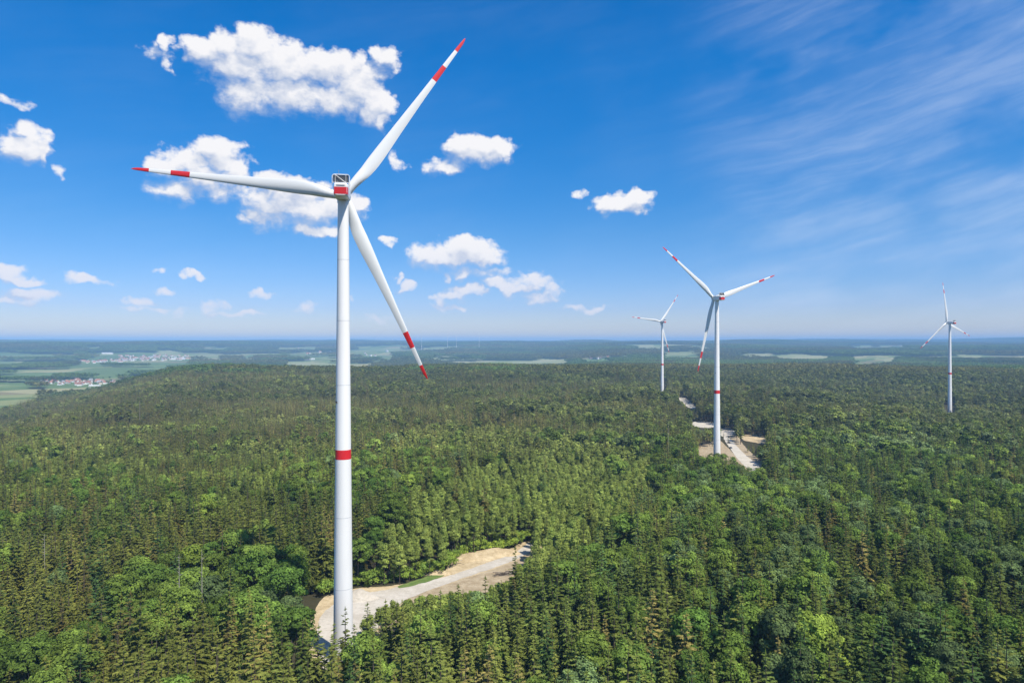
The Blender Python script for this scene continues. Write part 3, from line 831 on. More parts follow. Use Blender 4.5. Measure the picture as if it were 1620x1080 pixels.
def trunk_np(H, r, n=6, bend=0.2, seed=0, limbs=0):
    rs = np.random.default_rng(seed); rings = []; V = []; Q = []
    K = 5
    for k in range(K + 1):
        t = k / K; ox = bend * math.sin(t * 2 + seed); rr = r * (1 - t) ** .8 + .03
        for i in range(n):
            a = 6.283 * i / n; V.append((ox + rr * math.cos(a), rr * math.sin(a), H * t))
    for k in range(K):
        for i in range(n): Q.append((k * n + i, k * n + (i + 1) % n, (k + 1) * n + (i + 1) % n, (k + 1) * n + i))
    for l in range(limbs):
        z = H * rs.uniform(.3, .8); a = rs.uniform(0, 6.28); ln = H * rs.uniform(.12, .26); b = len(V)
        p0 = np.array([0, 0, z]); p1 = p0 + np.array([math.cos(a) * ln, math.sin(a) * ln, ln * .7])
        for p, rr in ((p0, r * .35), (p1, .04)):
            for i in range(4):
                t = 1.57 * i; V.append((p[0] + rr * math.cos(t), p[1] + rr * math.sin(t), p[2]))
        for i in range(4): Q.append((b + i, b + (i + 1) % 4, b + 4 + (i + 1) % 4, b + 4 + i))
    return np.array(V, float), np.array(Q)

def tree_meshes(kind, tier, seed):
    """(trunk V,Q), (crown V, F, W), leaf material"""
    if kind == 'spruce':
        H = 25; Rm = 3.0 + .5 * (seed % 3) + .2 * (seed % 2)
        if tier == 0: c = spruce(H, Rm, 27, 13, seed, 3, dead=(.02, .25, .1, .4)[seed % 4], base=.10)
        elif tier == 1: c = spruce(H, Rm * 1.1, 12, 9, seed, 1, dead=.06, base=.3)
        else: c = spruce(H, Rm * 1.15, 6, 6, seed, 0, base=.35)
        t = trunk_np(H * .97, .26, 6, .1, seed)
    elif kind == 'broad':
        H = 22; Rm = 4.3 + .5 * (seed % 3)
        if tier == 0: c = crown(H, Rm, 7, 50, 80, 1.6, .50, seed)
        elif tier == 1: c = crown(H, Rm, 9, 20, 18, 2.2, 1.35, seed)
        else: c = crown(H, Rm, 11, 8, 9, 2.9, 2.6, seed)
        t = trunk_np(H * .8, .32, 6, .4, seed, 5)
    else:
        H = 17; Rm = 2.4 + .3 * (seed % 3)
        if tier == 0: c = crown(H, Rm, 2.5, 36, 50, 1.15, .46, seed, 'cone')
        elif tier == 1: c = crown(H, Rm, 6, 12, 15, 1.35, 1.0, seed, 'cone')
        else: c = crown(H, Rm * 1.1, 8, 5, 7, 1.8, 1.9, seed, 'cone')
        t = trunk_np(H * .85, .14, 5, .2, seed, 2)
    return t, c
protos = {}
pcol = {}
for kind in ('spruce', 'broad', 'young'):
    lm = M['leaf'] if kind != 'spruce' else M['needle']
    for tier in (0, 1):
        lst = []
        nvar = 9 if tier == 0 else 6
        col = bpy.data.collections.new('%s_kinds_%d' % (kind, tier))
        for s in range(nvar):
            (tv, tq), (cv_, cf, cw_) = tree_meshes(kind, tier, s + 1)
            crown_me = mesh_np('crown', cv_, cf, [lm], vary=cw_)
            trunk_me = mesh_np('trunk', tv, tq, [M['bark']], smooth=True)
            V = np.vstack([tv, cv_])
            fl = [tq, cf + len(tv)]
            me = mesh_np('tree', V, fl, [M['bark'], lm], fmat=np.concatenate([np.zeros(len(tq)), np.ones(len(cf))]), vary=np.concatenate([np.zeros(len(tv)), cw_]))
            o = bpy.data.objects.new('%s_%d_%d' % (kind, tier, s), me); col.objects.link(o)
            lst.append((trunk_me, crown_me))
        protos[kind, tier] = lst; pcol[kind, tier] = col
def patch_collection(name, size, ntree, tiers, mixk, seed0, nvar=6, mul=1.0):
    col = bpy.data.collections.new(name)
    for s in range(nvar):
        rs = np.random.default_rng(seed0 + s)
        VV = []; FF = {3: [], 4: []}; WW = []; off = 0
        gsz = int(math.sqrt(ntree)); 
        for i in range(gsz):
            for j in range(gsz):
                x = (i + rs.uniform(.1, .9)) / gsz * size - size / 2; y = (j + rs.uniform(.1, .9)) / gsz * size - size / 2
                kind = mixk if rs.random() > .3 else ('broad' if mixk == 'spruce' else 'spruce')
                (tv, tq), (cv_, cf, cw_) = tree_meshes(kind, 2, int(rs.integers(1, 30)))
                sc = rs.uniform(.75, 1.15) * mul; a = rs.uniform(0, 6.28); ca, sa = math.cos(a), math.sin(a)
                v = cv_ * sc; v = np.stack([v[:, 0] * ca - v[:, 1] * sa + x, v[:, 0] * sa + v[:, 1] * ca + y, v[:, 2]], 1)
                VV.append(v); FF[cf.shape[1]].append(cf + off); off += len(v)
                WW.append(np.clip(cw_ * .5 + rs.uniform(-.15, .5), 0, 1))
        fl = [np.vstack(FF[k]) for k in (3, 4) if FF[k]]
        me = mesh_np('tree_group', np.vstack(VV), fl, [M['needle']], vary=np.concatenate(WW))
        o = bpy.data.objects.new('%s_%d' % (name, s), me); col.objects.link(o)
    return col

# ------------------------------------------------------------------ planting the forest
ALLVIS = [VIS1] + VIS2
HK = {'spruce': 25.0, 'broad': 22.0, 'young': 17.0}
def pip_col(poly, u):
    """lowest and highest y of a pixel outline in column u (vectorised)"""
    lo = np.full(u.shape, np.inf); hi = np.full(u.shape, -np.inf); n = len(poly)
    for i in range(n):
        x1, y1 = poly[i]; x2, y2 = poly[(i + 1) % n]
        if x1 == x2: continue
        m = (u >= min(x1, x2)) & (u <= max(x1, x2)); yy = y1 + (u - x1) * (y2 - y1) / (x2 - x1)
        lo = np.where(m, np.minimum(lo, yy), lo); hi = np.where(m, np.maximum(hi, yy), hi)
    return lo, hi
YOUNG_ZONE = [(640,745),(700,715),(760,700),(840,690),(900,665),(1010,672),(1040,700),(1000,760),(960,800),(880,850),(835,862),(760,880),(700,900),(640,915),(565,920),(555,880),(600,800)]
YOUNG2 = [(600,655),(700,640),(860,640),(1000,650),(900,668),(800,690),(700,690),(640,680)]
BROAD1 = [(150,880),(200,850),(300,835),(420,850),(530,820),(530,930),(470,950),(380,925),(250,925),(160,915)]
BROAD2 = [(-60,960),(120,930),(110,1000),(60,1060),(-60,1080)]
BROAD3 = [(560,800),(640,760),(660,790),(600,850),(700,880),(840,840),(850,870),(720,905),(560,935)]
def plant(kind, spacing, ymin, ymax, seed):
    rs = np.random.default_rng(seed)
    half = 1.3
    ys = np.arange(ymin, ymax, spacing); out = []
    for y in ys:
        w = y * half + 40
        xs = np.arange(-w, w, spacing)
        out.append(np.stack([xs + rs.uniform(-.42, .42, len(xs)) * spacing, y + rs.uniform(-.42, .42, len(xs)) * spacing], 1))
    P = np.vstack(out); x, y = P[:, 0], P[:, 1]
    z = height(x, y)
    u = 810 + F * x / y; v = 540 + F * 68.0 / y            # where the crown shows
    uw = u + 26 * fbm(x, y, 60, 61, 3); vw = v + 12 * fbm(x, y, 60, 62, 3)
    young = in_poly(uw, vw, YOUNG_ZONE) * .93 + in_poly(uw, vw, YOUNG2) * .75
    broad = np.full(u.shape, .12)
    nb = fbm(x, y, 95, 63, 4)
    broad = broad + sst(.05, .35, nb) * .75 * (1 - .5 * sst(900, 500, u) * sst(860, 700, v))
    broad = broad + .22 * sst(900, 1200, u)
    broad = np.where(in_poly(uw, vw, BROAD1) | in_poly(uw, vw, BROAD2), .93, broad)
    broad = np.where(in_poly(uw, vw, BROAD3), .6, broad)
    yn = fbm(x, y, 140, 66, 3)
    young = np.maximum(young, sst(.30, .45, yn) * .7 * (y > 260))
    young = np.clip(young, 0, .97); broad = np.clip(broad, 0, .97) * (1 - young)
    spr = np.clip(1 - young - broad, 0, 1)
    pr = {'spruce': spr, 'broad': broad, 'young': young}[kind]
    keep = rs.random(len(x)) < pr
    if kind == 'broad': keep &= rs.random(len(x)) < .92
    op, _ = open_mask(x, y, z)
    keep &= op < .5
    pm = plateau_mask(x, y)
    for k, (tx, ty, tz) in enumerate(T_BASE): keep &= np.hypot(x - tx, y - ty) > (17 if k == 0 else 10)
    x, y, z = x[keep], y[keep], z[keep]
    sc = rs.uniform(.74, 1.14, len(x)) * (1 + .14 * fbm(x, y, 45, 71, 2)) * (1 + .30 * fbm(x, y, 230, 72, 3) * sst(300, 500, y))
    gap = (fbm(x, y, 70, 73, 3) > .50) & (y > 330)
    sc = np.where(gap, sc * .45, sc)
    # clearings stay in view: keep trees off them and low in front of them
    H = HK[kind] * 1.03
    ok = np.ones(len(x), bool)
    ux, vb = to_px(x, y, z)
    wpx = {'spruce': 2.6, 'broad': 4.3, 'young': 2.0}[kind] * F / y
    for poly in ALLVIS:
        for du in (-.7, 0, .7):
            lo, hi = pip_col(poly, ux + du * wpx)
            _, vt = to_px(x, y, z + H * sc)
            hit = (vt < hi - 1) & (vb > lo + 1)
            inside = hit & (vb < hi + 4)
            zt = CZ - (hi - 540) / F * y
            need = (zt - z) / H * (rs.uniform(.90, 1.03, len(x)) if poly is VIS1 else rs.uniform(.72, 1.0, len(x)))
            ns = np.where(hit, np.minimum(sc, need), sc)
            stay = rs.random(len(x)) < (.10 if poly is not VIS1 else 0)
            ok &= stay | ~(inside | (hit & (need < .42)))
            sc = np.where(hit, np.maximum(ns, .3), sc)
    x, y, z, sc = x[ok], y[ok], z[ok], sc[ok]
    return np.stack([x, y, z - .3, sc, rs.uniform(0, 6.283, len(x))], 1)
def tints(kind, x, y, rs):
    n = len(x)
    u = 810 + F * x / y; v = 540 + F * 68.0 / y
    a = rs.random(n)
    if kind == 'spruce':
        A = np.array([.046, .070, .020]); B = np.array([.088, .100, .028]); Cb = np.array([.125, .102, .046]); D = np.array([.027, .052, .020])
        warm = np.clip(.45 + .9 * fbm(x, y, 110, 81, 3) + .25 * sst(1000, 500, u) - .35 * sst(1000, 1500, u), 0, 1)
        t = A + (B - A) * np.clip(warm * .8 + rs.normal(size=n) * .22, 0, 1)[:, None]
        br = (rs.random(n) < (.05 + .28 * sst(.15, .5, fbm(x, y, 70, 82, 3))))
        t = np.where(br[:, None], (Cb * .6 + t * .4) * (.7 + .4 * a[:, None]), t)
        dk = rs.random(n) < (.10 + .18 * sst(1000, 1400, u))
        t = np.where((dk & ~br)[:, None], D * (.8 + .5 * a[:, None]), t)
    elif kind == 'broad':
        A = np.array([.042, .082, .020]); B = np.array([.086, .132, .032]); G = np.array([.060, .095, .045])
        t = A + (B - A) * np.clip(a + .5 * fbm(x, y, 60, 83, 3), 0, 1)[:, None]
        gy = rs.random(n) < (.10 + .3 * sst(1000, 1300, u))
        t = np.where(gy[:, None], G * (.8 + .5 * a[:, None]), t)
        yl = rs.random(n) < .018
        t = np.where(yl[:, None], np.array([.105, .155, .033]), t)
    else:
        A = np.array([.085, .122, .034]); B = np.array([.120, .158, .048])
        t = A + (B - A) * a[:, None]
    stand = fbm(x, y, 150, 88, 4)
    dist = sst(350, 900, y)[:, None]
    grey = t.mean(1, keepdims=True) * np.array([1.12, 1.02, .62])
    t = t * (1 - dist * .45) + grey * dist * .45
    k = rs.uniform(.68, 1.3, n) * (1 + .42 * stand)
    return np.clip(t * k[:, None], 0, 1)

T_ALL = {}
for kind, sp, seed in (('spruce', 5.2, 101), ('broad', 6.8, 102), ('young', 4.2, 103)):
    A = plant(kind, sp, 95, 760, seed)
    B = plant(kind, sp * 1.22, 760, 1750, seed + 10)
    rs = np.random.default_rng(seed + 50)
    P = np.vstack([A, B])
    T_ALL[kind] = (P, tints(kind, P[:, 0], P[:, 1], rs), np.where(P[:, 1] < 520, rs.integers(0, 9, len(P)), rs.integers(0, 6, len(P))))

def scatter(name, label, P, tint, idx, col, cat=None):
    me = bpy.data.meshes.new(name)
    me.vertices.add(len(P)); me.vertices.foreach_set('co', P[:, :3].astype(np.float32).ravel())
    a = me.attributes.new('scl', 'FLOAT', 'POINT'); a.data.foreach_set('value', P[:, 3].astype(np.float32))
    a = me.attributes.new('spin', 'FLOAT', 'POINT'); a.data.foreach_set('value', P[:, 4].astype(np.float32))
    a = me.attributes.new('pick', 'INT', 'POINT'); a.data.foreach_set('value', idx.astype(np.int32))
    a = me.attributes.new('tint', 'FLOAT_COLOR', 'POINT')
    a.data.foreach_set('color', np.hstack([tint, np.ones((len(tint), 1))]).astype(np.float32).ravel())
    o = obj(name, me, kind='stuff')
    if label: o['label'] = label
    ng = bpy.data.node_groups.new(name + '_nodes', 'GeometryNodeTree')
    ng.interface.new_socket('Geometry', in_out='INPUT', socket_type='NodeSocketGeometry')
    ng.interface.new_socket('Geometry', in_out='OUTPUT', socket_type='NodeSocketGeometry')
    N = ng.nodes; L = ng.links
    i_ = N.new('NodeGroupInput'); o_ = N.new('NodeGroupOutput')
    ci_ = N.new('GeometryNodeCollectionInfo'); ci_.inputs['Collection'].default_value = col
    ci_.inputs['Separate Children'].default_value = True; ci_.inputs['Reset Children'].default_value = True
    ip = N.new('GeometryNodeInstanceOnPoints'); ip.inputs['Pick Instance'].default_value = True
    def na(nm, dt):
        q = N.new('GeometryNodeInputNamedAttribute'); q.data_type = dt; q.inputs['Name'].default_value = nm; return q.outputs['Attribute']
    cx = N.new('ShaderNodeCombineXYZ'); L.new(na('spin', 'FLOAT'), cx.inputs[2])
    er = N.new('FunctionNodeEulerToRotation'); L.new(cx.outputs[0], er.inputs[0])
    L.new(i_.outputs[0], ip.inputs['Points']); L.new(ci_.outputs[0], ip.inputs['Instance'])
    L.new(na('pick', 'INT'), ip.inputs['Instance Index']); L.new(er.outputs[0], ip.inputs['Rotation'])
    L.new(na('scl', 'FLOAT'), ip.inputs['Scale']); L.new(ip.outputs[0], o_.inputs[0])
    md = o.modifiers.new('scatter', 'NODES'); md.node_group = ng
    return o

# front row hand placed along the pad: (px of tip, py of tip, distance, kind, scale of width)
HAND = [(546, 957, 186), (528, 982, 176), (581, 951, 190), (610, 946, 192), (640, 955, 186), (663, 939, 193), (697, 931, 196), (712, 938, 190), (725, 922, 199), (741, 940, 192),
        (768, 909, 205), (500, 985, 170), (785, 925, 200), (801, 920, 205), (563, 985, 180), (815, 862, 226), (832, 880, 220), (478, 975, 172), (847, 868, 232), (595, 975, 183), (675, 958, 186), (755, 945, 190)]
hp = []; 
for (px, py, Yh) in HAND:
    x = (px - 810) / F * Yh; ztop = CZ - (py - 540) / F * Yh
    hp.append((x, Yh, -.2, (ztop + .2) / 25.4, random.uniform(0, 6.28)))
hp = np.array(hp)
P, tt, ii = T_ALL['spruce']
ht = tints('spruce', hp[:, 0], hp[:, 1], np.random.default_rng(3))
keep = np.ones(len(P), bool)
for q in hp: keep &= np.hypot(P[:, 0] - q[0], P[:, 1] - q[1]) > 2.6
T_ALL['spruce'] = (np.vstack([hp, P[keep]]), np.vstack([ht, tt[keep]]), np.concatenate([np.array([2] + [(3, 7)[k % 2] for k in range(len(hp) - 1)]), ii[keep]]))

def zone_phrase(u, v):
    row = 'in the frontmost row' if v > 1030 else ('in the second row' if v > 990 else 'in the third row')
    if v > 945:
        for lim, ph in ((110, 'at the bottom left corner'), (220, 'below the bare pale trunks'), (330, 'between bare trunks and big turbine'), (430, 'some way left of the big turbine'), (500, 'close left of the shaded pad edge'),
                        (575, 'before the foot of the big turbine'), (650, 'before the left part of the pad'), (740, 'before the middle of the gravel road'), (860, 'before the brown earth slope'),
                        (980, 'a little right of the earth slope'), (1100, 'straight below the far clearing'), (1250, 'below the far sandy clearing'), (1400, 'in the right third'), (1520, 'below the rightmost turbine')):
            if u < lim: return '%s %s' % (row, ph)
        return row + ' at the bottom right corner'
    row = 'low ' if v > 900 else ('halfway up ' if v > 860 else 'high up ')
    for lim, ph in ((140, 'on the far left slope'), (290, 'left of the bare pale trunks'), (420, 'right of the bare pale trunks'), (530, 'just left of the big tower')):
        if u < lim: return row + ph
    for lim, ph in ((610, 'just right of the big tower'), (710, 'behind the grassy verge' if v > 850 else 'above the grassy verge'), (800, 'behind the sandy bank'), (860, 'where the road enters the woods')):
        if u < lim: return row + ph
    for lim, ph in ((980, 'right of the gravel road'), (1120, 'left below the far clearing'), (1280, 'below the far clearing'), (1450, 'in the right third'), (9999, 'by the right margin')):
        if u < lim: return row + ph
NAMES = {'spruce': ('spruce_tree', 'spruce'), 'broad': ('broadleaf_tree', 'broadleaf tree'), 'young': ('young_tree', 'young tree')}
def colour_word(kind, t, sc):
    if kind == 'spruce':
        c = 'brown needled' if t[0] > t[1] * 1.08 else ('dark green' if t[1] < .06 else ('olive green' if t[0] > .066 else 'mid green'))
        return ('tall ' if sc > 1.0 else 'short ' if sc < .72 else '') + c + ' spruce'
    if kind == 'broad':
        c = 'grey green' if t[2] > .036 else ('yellow green' if t[0] > .12 else ('deep green' if t[1] < .10 else 'fresh green'))
        return ('large ' if sc > 1.0 else 'small ' if sc < .8 else '') + c + ' broadleaf tree'
    return ('taller ' if sc > 1.0 else '') + ('light' if t[1] > .13 else 'soft') + ' green young tree'
for kind in ('spruce', 'broad', 'young'):
    P, tt, ii = T_ALL[kind]
    ux, vt = to_px(P[:, 0], P[:, 1], P[:, 2] + HK[kind] * P[:, 3])
    d = P[:, 1].copy()
    inview = (ux > -10) & (ux < 1630) & (vt < 1075) & (vt > 0)
    d[~inview] = 1e9
    order = np.argsort(d)[:300]
    sel = np.zeros(len(P), bool); sel[order] = True
    nm, cat = NAMES[kind]
    for k in order:
        x, y, z, sc, sp = P[k]
        lab = '%s %s' % (colour_word(kind, tt[k], sc), zone_phrase(ux[k], vt[k]))
        root = bpy.data.objects.new(nm, None); scene.collection.objects.link(root)
        root.location = (x, y, z - (0.0 if sc > .5 else 1.0)); root.rotation_euler = (random.uniform(-.025, .025), random.uniform(-.025, .025), sp)
        w = max(sc, .72) * random.uniform(.88, 1.1); root.scale = (w, w, sc)
        root['label'] = lab; root['category'] = cat; root['group'] = lab.replace('spruce', 'spruces').replace(' tree ', ' trees ')
        tme, cme = protos[kind, 0][ii[k]]
        a = bpy.data.objects.new('trunk', tme); scene.collection.objects.link(a); a.parent = root
        b = bpy.data.objects.new('crown', cme); scene.collection.objects.link(b); b.parent = root
        b['tint'] = [float(tt[k][0]), float(tt[k][1]), float(tt[k][2]), 1.0]
    rest = ~sel
    # the rest of the kind is one object; detailed trees near, simpler ones from 520 m on
    both = bpy.data.collections.new(kind + '_kinds')
    for tier in (0, 1):
        for o in pcol[kind, tier].objects: both.objects.link(o)
    pick = ii + np.where(P[:, 1] >= 520, 9, 0)
    word = {'spruce': 'spruce', 'broad': 'broadleaf', 'young': 'young'}[kind]
    scatter(word + '_forest', None, P[rest], tt[rest], pick[rest], both)

# far woods: groups of trees
def far_woods(name, size, r0, r1, ntree, seed, mul=1.0):
    cs = patch_collection(name + '_spruce', size, ntree, 2, 'spruce', seed, 6, mul)
    cb = patch_collection(name + '_broad', size, ntree, 2, 'broad', seed + 40, 4, mul)
    for kind, col, nv in (('spruce', cs, 6), ('broad', cb, 4)):
        rs = np.random.default_rng(seed + (1 if kind == 'spruce' else 2))
        out = []
        for y in np.arange(r0 * .6, r1, size):
            w = y * 1.3 + 60; xs = np.arange(-w, w, size)
            out.append(np.stack([xs + rs.uniform(-.1, .1, len(xs)) * size, np.full(len(xs), y)], 1))
        P = np.vstack(out); x, y = P[:, 0], P[:, 1]
        z = height(x, y)
        op, _ = open_mask(x, y, z); r = y
        nz = fbm(x, y, 420, 95, 4) > .12
        gx = np.round(x / size); gy = np.round(y / size)
        k = (op < .5) & (r >= r0) & (r < r1) & (nz == (kind == 'broad'))
        x, y, z = x[k], y[k], z[k]
        P = np.stack([x, y, z - 1.0, np.ones(len(x)), rs.integers(0, 4, len(x)) * math.pi / 2], 1)
        m = np.clip(.5 + .9 * fbm(x, y, 500, 97, 4) + rs.normal(size=len(x)) * .12, 0, 1)[:, None]
        if kind == 'spruce': t = np.array([.034, .055, .020]) * (1 - m) + np.array([.075, .078, .026]) * m
        else: t = np.array([.040, .075, .022]) * (1 - m) + np.array([.068, .105, .032]) * m
        scatter('far_%s_wood_%s' % (kind, 'near' if r0 < 3000 else 'horizon'), None, P, t, rs.integers(0, nv, len(x)), col)
far_woods('wood', 40.0, 1750, 4600, 42, 500)
far_woods('farwood', 90.0, 4600, 13000, 64, 700, 1.25)

# ------------------------------------------------------------------ villages in the valley
def wall_mat(name, col): return paint(name, col, 0.9, dirt=.1, scale=.4)
WALLS = [wall_mat('render_white', (.78, .76, .72)), wall_mat('render_cream', (.66, .58, .44)), wall_mat('render_grey', (.5, .48, .45))]
ROOFS = {'red': wall_mat('roof_red_tile', (.33, .15, .10)), 'brown': wall_mat('roof_brown_tile', (.24, .12, .085)), 'grey': wall_mat('roof_grey', (.34, .34, .36)), 'white': wall_mat('roof_metal', (.72, .72, .72))}
M['pane'] = paint('window_glass', (.03, .035, .045), .7)
HP = {}
for nm, (L_, W_, hw, hr) in {'house': (13.0, 9.5, 5.5, 4.6), 'barn': (24.0, 12.0, 5.0, 4.5), 'hall': (60.0, 24.0, 7.0, 1.6)}.items():
    b = MB(); x, y = L_ / 2, W_ / 2
    V = [(-x, -y, -3), (x, -y, -3), (x, y, -3), (-x, y, -3), (-x, -y, hw), (x, -y, hw), (x, y, hw), (-x, y, hw), (-x, 0, hw + hr), (x, 0, hw + hr)]
    b.add(V, [(3, 2, 1, 0), (0, 1, 5, 4), (2, 3, 7, 6), (1, 2, 6, 9, 5), (3, 0, 4, 8, 7)])
    rf = MB(); e = .5; t = .22
    for sg in (-1, 1):
        n = Vector((0, sg * hr, y)).normalized() * t
        a0 = Vector((-x - e, sg * (y + e), hw - e * hr / y + .05)); a1 = Vector((x + e, sg * (y + e), hw - e * hr / y + .05)); r1 = Vector((x + e, 0, hw + hr + .05)); r0 = Vector((-x - e, 0, hw + hr + .05))
        P_ = [a0, a1, r1, r0]; Q_ = [p + n for p in P_]
        rf.add(P_ + Q_, [(0, 3, 2, 1), (4, 5, 6, 7), (0, 1, 5, 4), (1, 2, 6, 5), (2, 3, 7, 6), (3, 0, 4, 7)])
    wd = MB()
    for sg in (-1, 1):
        for fl_ in ((1.4, 4.0) if nm == 'house' else (2.5,)):
            for k in range(4): wd.box((-x + L_ * (k + .5) / 4, sg * (y + .02), fl_), (1.3, .1, 1.3))
    ch = MB(); ch.box((x * .3, .6, hw + hr + .3), (.9, .9, 1.6))
    HP[nm] = (b, rf, wd, ch)
hmesh = {}
def house(kind, px, py, wi, rk, label, group, rz, sc=1.0, name=None, cat=None):
    x, y, z = ground_hit(px, py, 1000)
    key = (kind, wi, rk)
    if key not in hmesh:
        b, rf, wd, ch = HP[kind]
        hmesh[key] = (b.mesh('wall', [WALLS[wi]]), rf.mesh('roof', [ROOFS[rk]]), wd.mesh('window', [M['pane']]), ch.mesh('chimney', [ROOFS['brown']]))
    root = empty(name or kind, (x, y, z), rz, label=label, category=cat or kind, group=group)
    root.scale = (sc,) * 3
    a, b_, c, d = hmesh[key]
    obj('wall', a, root); ro = obj('roof', b_, root)
    return root
rv = random.Random(5)
HOUSE_PTS = []
def village(n, spots, where, group, sc, reds):
    """spots: (px, py, half width, half height)"""
    for k in range(n):
        sx, sy, wx, wy = spots[k % len(spots)]
        for _ in range(30):
            px = sx + rv.uniform(-wx, wx); py = sy + rv.uniform(-wy, wy)
            X = ground_hit(px, py, 1000)
            if all(math.hypot(X[0] - a, X[1] - b) > 15 * sc for a, b in HOUSE_PTS): break
        HOUSE_PTS.append(X[:2])
        rk = rv.choices(['red', 'brown', 'grey'], reds)[0]
        kd = 'barn' if rv.random() < .16 else 'house'
        wi = rv.choices([0, 1, 2], [6, 3, 1])[0]
        wn = ('white', 'cream', 'grey')[wi]
        lab = '%s walled %s with %s roof %s' % (wn, kd, rk, where)
        house(kd, px, py, wi, rk, lab, '%s %ss with %s roofs, %s' % (wn, kd, rk, group), rv.uniform(0, 3.14), sc * rv.uniform(.9, 1.2))
village(58, [(80, 605, 12, 3), (95, 607, 14, 2.5), (120, 605, 13, 3), (132, 608, 14, 2.5), (152, 604, 14, 2.5), (172, 606, 16, 2.0), (142, 606, 30, 3)], 'in the near village below the wooded slope', 'near village', .95, [6, 3, 2])
village(130, [(150, 573, 26, 2), (185, 571, 22, 2.2), (215, 569, 20, 2.5), (240, 568, 20, 3), (262, 566, 22, 4), (280, 566, 20, 4), (225, 565, 40, 2)], 'in the larger town far across the valley', 'far town', 1.15, [4, 3, 3])
village(36, [(946, 566, 14, 2.5), (955, 564, 12, 3), (942, 561, 12, 3), (1015, 567, 12, 1)], 'in the hamlet between the distant woods', 'distant hamlet', 1.3, [2, 3, 4])
village(22, [(390, 553, 12, 2), (505, 558, 30, 3), (590, 560, 25, 4), (478, 553, 8, 2)], 'among far fields left of the lower blade tip', 'farm houses in the far fields', 1.6, [3, 2, 4])
for (px, py, sc, rz, lab) in [(282, 569, 1.6, .1, 'long white flat hall at the right end of the far town'), (170, 560, 1.4, .3, 'bright white hall at the foot of the far wooded hill'), (382, 582, 1.0, .2, 'white hall on the crest of the forest left of the tower'), (150, 611, .6, .1, 'low white hall at the front of the near village'), (490, 569, 1.3, .2, 'pale hall in the far fields behind the tower')]:
    if py == 582: continue
    house('hall', px, py, 0, 'white', lab, 'halls in the valley', rz, sc)

# ------------------------------------------------------------------ small things on and round the clearings
def heap(name, cx, cy, r, h, mat, lab, cat, seed, sx=1.0, z=0.0):
    n = 40; rings = 9; V = []; Q = []
    for k in range(rings + 1):
        q = k / rings
        for i in range(n):
            a = 6.2832 * i / n; rr = r * q * (1 + .16 * float(fbm(math.cos(a) * 3 + seed, math.sin(a) * 3, 1.4, seed, 2)))
            x = rr * math.cos(a) * sx; y = rr * math.sin(a)
            hh = h * (1 - q) ** .9 * (1 + .3 * float(fbm(x + seed, y, 1.6, seed + 3, 3))) - (.3 if k == rings else 0)
            V.append((x, y, hh))
    for k in range(rings):
        for i in range(n): Q.append((k * n + i, (k + 1) * n + i, (k + 1) * n + (i + 1) % n, k * n + (i + 1) % n))
    me = mesh_np(name, np.array(V), np.array(Q), [mat], smooth=True)
    o = obj(name, me, label=lab, category=cat); o.location = (cx, cy, z + .1); return o
x, y = flat_hit(568, 945, 0); heap('gravel_heap', x, y, 5.0, 3.2, M['gravel'], 'grey gravel heap at the forest edge just right of the tower', 'gravel heap', 2, 1.5)
x, y = flat_hit(690, 912, 0); heap('soil_heap', x, y + 4, 3.0, 1.6, M['sand'], 'low heap of pale sandy soil beside the verge of the gravel road', 'soil heap', 6, 2.0)
for i, (px, py, r_, h_, lab) in enumerate([(745, 884, 6, 2.2, 'long mound of yellow sand left of the road bend under the trees'), (785, 877, 6, 2.4, 'mound of yellow sand at the right end of the sandy bank')]):
    x, y = flat_hit(px, py, 0); heap('sand_mound', x, y + 2, r_, h_, M['sand'], lab, 'sand mound', 9 + i, 1.9)
# brush pile: many sticks and dark branches
def brush(cx, cy, lab):
    rs = np.random.default_rng(4); root = empty('brush_pile', (cx, cy, .05), .3, label=lab, category='brush pile')
    for k in range(46):
        mb = MB(); a = rs.uniform(-.5, .5); L_ = rs.uniform(2.0, 6.0); p = Vector((rs.uniform(-4.0, 4.0), rs.uniform(-1.2, 1.2), rs.uniform(.1, 1.3)))
        d = Vector((math.cos(a), math.sin(a), rs.uniform(-.12, .2))) * L_ / 2
        mb.tube(p - d, p + d, .11, .05, n=5); obj('branch', mb.mesh('branch', [M['bark'] if k % 4 else M['palebark']]), root)
x, y = flat_hit(803, 909, 0); brush(x, y, 'dark heap of cut branches on brown earth right of the gravel road')
def bent_branch(name, pts, r0, mat, lab, cat):
    mb = MB()
    for i in range(len(pts) - 1):
        t0 = 1 - i / len(pts); t1 = 1 - (i + 1) / len(pts); mb.tube(pts[i], pts[i + 1], r0 * t0 + .03, r0 * t1 + .03, n=6)
    return obj(name, mb.mesh(name, [mat], True, 60), label=lab, category=cat)
x, y = flat_hit(706, 893, 0)
bent_branch('fallen_log', [(x, y, .3), (x + 2.2, y + .6, 1.3), (x + 4.4, y + 1.0, 1.6), (x + 6.6, y + 1.6, 1.4)], .25, M['palebark'], 'thin pale log leaning out of the trees at the sandy bank', 'log')
x, y = flat_hit(716, 895, 0)
bent_branch('bent_branch', [(x - 1, y, .2), (x + 1.0, y + .3, .8), (x + 3.2, y + .4, 1.1), (x + 5.0, y + .2, .6)], .14, M['bark'], 'dark bent branch lying on the yellow sand bank', 'branch')
